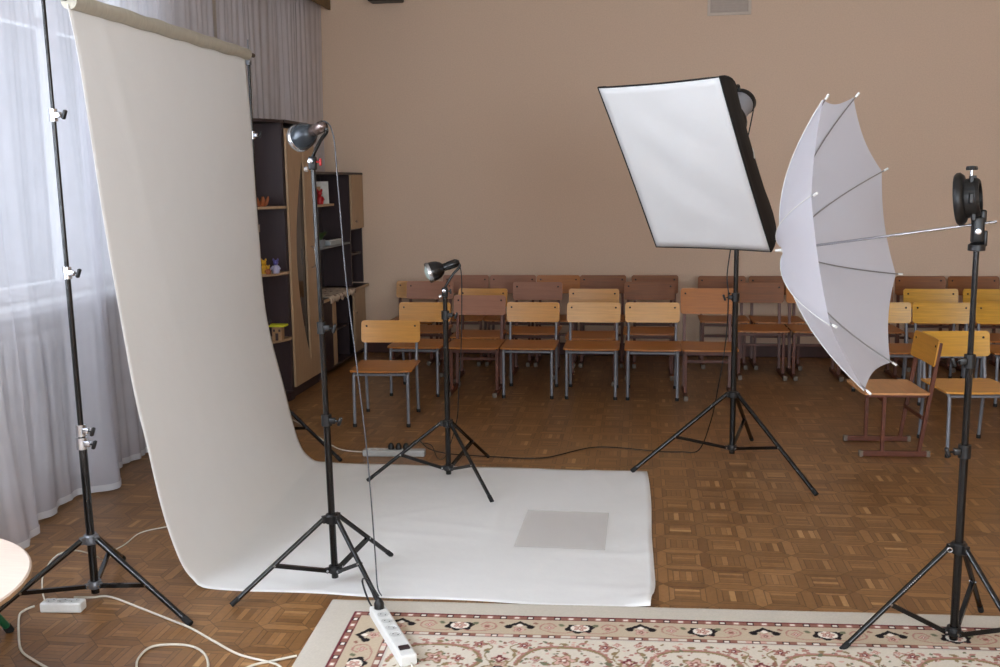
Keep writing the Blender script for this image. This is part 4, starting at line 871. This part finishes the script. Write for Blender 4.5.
def spiral(A, X, Y, x, y, sgn, flip=1):
    pts = [(x + sgn * (.085 - .0), y + flip * .030), (x + sgn * .06, y + flip * .040), (x + sgn * .02, y + flip * .038), (x - sgn * .025, y + flip * .015), (x - sgn * .020, y - flip * .022), (x + sgn * .010, y - flip * .030), (x + sgn * .026, y - flip * .010)]
    curve(A, X, Y, pts, .0055, ROSE); flower(A, X, Y, x + sgn * .004, y + flip * .002, .017, PINK, RUST, ROSE, 4)
    leaf(A, X, Y, x + sgn * .046, y - flip * .02, .030, .9 * sgn, GREEN)
    leaf(A, X, Y, x - sgn * .045, y - flip * .030, .022, .3, RUST)
RES = .004; Wr, Lr = 3.0, 2.0
# border strip: l along the edge, d away from it (0 .. .30)
S_, SX, SY = canvas(Wr, .31, RES, PLAIN)
def band(d0, d1, c): S_[(SY >= d0) & (SY < d1)] = c
band(.116, .146, RUST); band(.116, .1205, DRED); band(.142, .146, DRED); band(.146, .262, BEIGE); band(.262, .288, CREAM); band(.262, .266, RUST); band(.284, .288, DRED); band(.296, .32, CREAM)
k = 0; x = .13
while x < Wr:
    oc = BLACK if k % 2 else ROSE
    paint(S_, SX, SY, x, .131, .03, lambda dx, dy: (np.abs(dx) < .0125) & (np.abs(dy) < .0105), oc)
    paint(S_, SX, SY, x, .131, .03, lambda dx, dy: (np.abs(dx) < .009) & (np.abs(dy) < .0065), WHITE); x += .048; k += 1
x = .05; k = 0
while x < Wr:
    paint(S_, SX, SY, x, .275, .05, lambda dx, dy: (np.abs(dx) < .034) & (np.abs(dy) < .0085), (RUST if k % 3 else PINK))
    paint(S_, SX, SY, x, .275, .03, lambda dx, dy: (np.abs(dx) < .0135) & (np.abs(dy) < .0085), BLACK)
    paint(S_, SX, SY, x, .275, .03, lambda dx, dy: (np.abs(dx) < .0095) & (np.abs(dy) < .0055), WHITE); x += .098; k += 1
x = .30; k = 0
while x < Wr + .2:
    yc_ = .204
    if k % 2 == 0:   # black chevron over a rose palmette
        flower(S_, SX, SY, x, yc_ + .020, .022, PINK, RUST, ROSE, 5)
        for s in (-1, 1):
            curve(S_, SX, SY, [(x, yc_ - .036), (x + s * .02, yc_ - .018), (x + s * .045, yc_ - .002)], .016, BLACK); leaf(S_, SX, SY, x + s * .036, yc_ + .004, .03, s * .4, BLACK)
        paint(S_, SX, SY, x, yc_ - .012, .02, lambda dx, dy: np.hypot(dx, dy) < .009, WHITE)
    else:            # flower held in a black lobed ring
        paint(S_, SX, SY, x, yc_, .06, lambda dx, dy: (np.hypot(dx, dy * 1.25) < .056 * (.88 + .12 * np.cos(6 * np.arctan2(dy, dx) + 1.57))) & (dy > -.026), BLACK)
        paint(S_, SX, SY, x, yc_, .06, lambda dx, dy: np.hypot(dx, dy * 1.25) < .033, WHITE); flower(S_, SX, SY, x, yc_ - .002, .023, PINK, RUST, ROSE, 5)
    spiral(S_, SX, SY, x + .10, yc_, 1 if k % 2 == 0 else -1, 1); spiral(S_, SX, SY, x + .115, yc_ + .004, -1 if k % 2 == 0 else 1, -1) if False else None
    x += .21; k += 1
# field
F_, FX, FY = canvas(Wr, Lr, RES, CREAM); rnd = random.Random(21)
x = .30 + .16; k = 0
while x < Wr + .3:
    # scalloped olive arch with inner bouquet
    cx_, cy_ = x + .0, .50
    arch = [(cx_ - .155, cy_ - .02), (cx_ - .135, cy_ - .08), (cx_ - .085, cy_ - .135), (cx_, cy_ - .150), (cx_ + .085, cy_ - .135), (cx_ + .135, cy_ - .09), (cx_ + .145, cy_ - .03), (cx_ + .12, cy_ + .01)]
    curve(F_, FX, FY, arch, .017, ROSE); curve(F_, FX, FY, [(a_, b_ + .006) for a_, b_ in arch], .010, OLIVE)
    for q in range(14):
        p = smooth_pts([(a_, b_, 0) for a_, b_ in arch], 2)[q]; paint(F_, FX, FY, p.x, p.y - .014, .012, lambda dx, dy: np.hypot(dx, dy) < .0065, ROSE)
    flower(F_, FX, FY, cx_, cy_ - .055, .042, PINK, RUST, OLIVE, 5); flower(F_, FX, FY, cx_ - .09, cy_ - .06, .020, PINK, DRED, RUST, 4); leaf(F_, FX, FY, cx_ - .06, cy_ - .03, .04, .5, GREEN)
    flower(F_, FX, FY, cx_ + .075, cy_ - .05, .022, ROSE, DRED, RUST, 4); leaf(F_, FX, FY, cx_ + .04, cy_ - .01, .035, -.6, OLIVE)
    # palmette between the arches
    qx = x + .21
    flower(F_, FX, FY, qx, .505, .050, BEIGE, ROSE, OLIVE, 6); flower(F_, FX, FY, qx, .445, .026, DRED, PINK, RUST, 4); paint(F_, FX, FY, qx, .51, .03, lambda dx, dy: (np.abs(np.hypot(dx, dy) - .014) < .004), BLACK)
    for s in (-1, 1):
        curve(F_, FX, FY, [(qx + s * .02, .49), (qx + s * .05, .42), (qx + s * .03, .36), (qx + s * .07, .33)], .006, OLIVE); flower(F_, FX, FY, qx + s * .075, .345, .024, ROSE, DRED, RUST, 5)
        leaf(F_, FX, FY, qx + s * .045, .385, .032, s * .8, OLIVE); leaf(F_, FX, FY, qx + s * .065, .46, .036, -s * .7, GREEN); flower(F_, FX, FY, qx + s * .035, .325, .014, PINK, ROSE, ROSE, 4)
    for (ox, oy) in ((-.05, .325), (.06, .322), (0, .33)): leaf(F_, FX, FY, x + ox, oy, .03, rnd.uniform(-.6, .6), ROSE if ox else OLIVE)
    x += .42; k += 1
for _ in range(1500):
    x, y = rnd.uniform(.3, Wr), rnd.uniform(.56, Lr); q = rnd.random()
    if q < .3: flower(F_, FX, FY, x, y, rnd.uniform(.014, .036), PINK, random.Random(_).choice([DRED, RUST]), ROSE, 5)
    elif q < .75: leaf(F_, FX, FY, x, y, rnd.uniform(.02, .05), rnd.uniform(0, PI), rnd.choice([OLIVE, GREEN, ROSE, RUST]))
    else: curve(F_, FX, FY, [(x, y), (x + .03, y + .02), (x + .05, y - .01), (x + .08, y)], .005, rnd.choice([OLIVE, ROSE]))
for _ in range(900):
    x, y = rnd.uniform(.3, Wr), rnd.uniform(.305, .58)
    leaf(F_, FX, FY, x, y, rnd.uniform(.010, .022), rnd.uniform(0, PI), rnd.choice([OLIVE, ROSE, RUST, PINK, GREEN]))
def rug_colour(a_, b_):
    """a from the left edge, b from the top edge (arrays)"""
    d = np.minimum(a_, b_); l = np.where(b_ <= a_, a_, b_); inb = d < .30
    ji = np.clip((d / RES).astype(int), 0, S_.shape[0] - 1); ii = np.clip((l / RES).astype(int), 0, S_.shape[1] - 1)
    fj = np.clip((b_ / RES).astype(int), 0, F_.shape[0] - 1); fi = np.clip((a_ / RES).astype(int), 0, F_.shape[1] - 1)
    return np.where(inb[:, None], S_[ji, ii], F_[fj, fi])
def rug_grid():
    bs = np.concatenate([np.arange(0, .80, RES), np.arange(.80, Lr + .001, .02)]); as_ = np.arange(0, Wr + 1e-6, RES)
    na, nb = len(as_), len(bs); Ag, Bg = np.meshgrid(as_, bs); a_, b_ = Ag.ravel(), Bg.ravel()
    edge = np.minimum(np.minimum(a_, Wr - a_), b_); z = .011 * (1 - np.exp(-edge / .006)) + .002
    rs = np.random.RandomState(5); z = z + .0007 * rs.rand(len(z)) + .0006 * np.sin(a_ * 7) * np.sin(b_ * 9)
    ang = math.radians(2.9); ex = np.array([math.cos(ang), math.sin(ang)]); ey = np.array([math.sin(ang), -math.cos(ang)])
    px = -1.132 + a_ * ex[0] + b_ * ey[0]; py = 3.441 + a_ * ex[1] + b_ * ey[1]
    V = np.stack([px, py, z], 1); col = rug_colour(a_, b_) * (1 + .10 * (rs.rand(len(a_))[:, None] - .5))
    i = np.arange(na * nb).reshape(nb, na); Q = np.stack([i[1:, :-1], i[1:, 1:], i[:-1, 1:], i[:-1, :-1]], -1).reshape(-1, 4)
    # thin underside rim
    nv = len(V); rim = np.concatenate([i[0, :], i[1:, -1], i[-1, -2::-1], i[-2:0:-1, 0]]); Vr = V[rim].copy(); Vr[:, 2] = .0005
    V = np.concatenate([V, Vr]); col = np.concatenate([col, col[rim]]); n_ = len(rim); k_ = np.arange(n_); R1_ = np.stack([rim, rim[(k_ + 1) % n_], nv + (k_ + 1) % n_, nv + k_], -1)
    Q = np.concatenate([Q, R1_])
    me = bpy.data.meshes.new('carpet'); me.vertices.add(len(V)); me.vertices.foreach_set('co', V.astype(np.float32).ravel())
    me.loops.add(Q.size); me.loops.foreach_set('vertex_index', Q.astype(np.int32).ravel()); me.polygons.add(len(Q)); me.polygons.foreach_set('loop_start', np.arange(0, Q.size, 4, dtype=np.int32)); me.polygons.foreach_set('loop_total', np.full(len(Q), 4, np.int32))
    me.update(calc_edges=True); me.validate()
    ca = me.color_attributes.new('weave', 'FLOAT_COLOR', 'POINT'); ca.data.foreach_set('color', np.concatenate([col, np.ones((len(V), 1))], 1).astype(np.float32).ravel())
    M = bpy.data.materials.new('woven_carpet'); M.use_nodes = True; N = M.node_tree.nodes; at_ = N.new('ShaderNodeAttribute'); at_.attribute_name = 'weave'
    M.node_tree.links.new(at_.outputs['Color'], N['Principled BSDF'].inputs['Base Color']); N['Principled BSDF'].inputs['Roughness'].default_value = .95; N['Principled BSDF'].inputs['Specular IOR Level'].default_value = .1
    me.materials.append(M); o = bpy.data.objects.new('carpet', me); COL.objects.link(o)
    return tag(o, 'cream patterned carpet with floral border along the bottom of the view', 'carpet')
rug_grid()
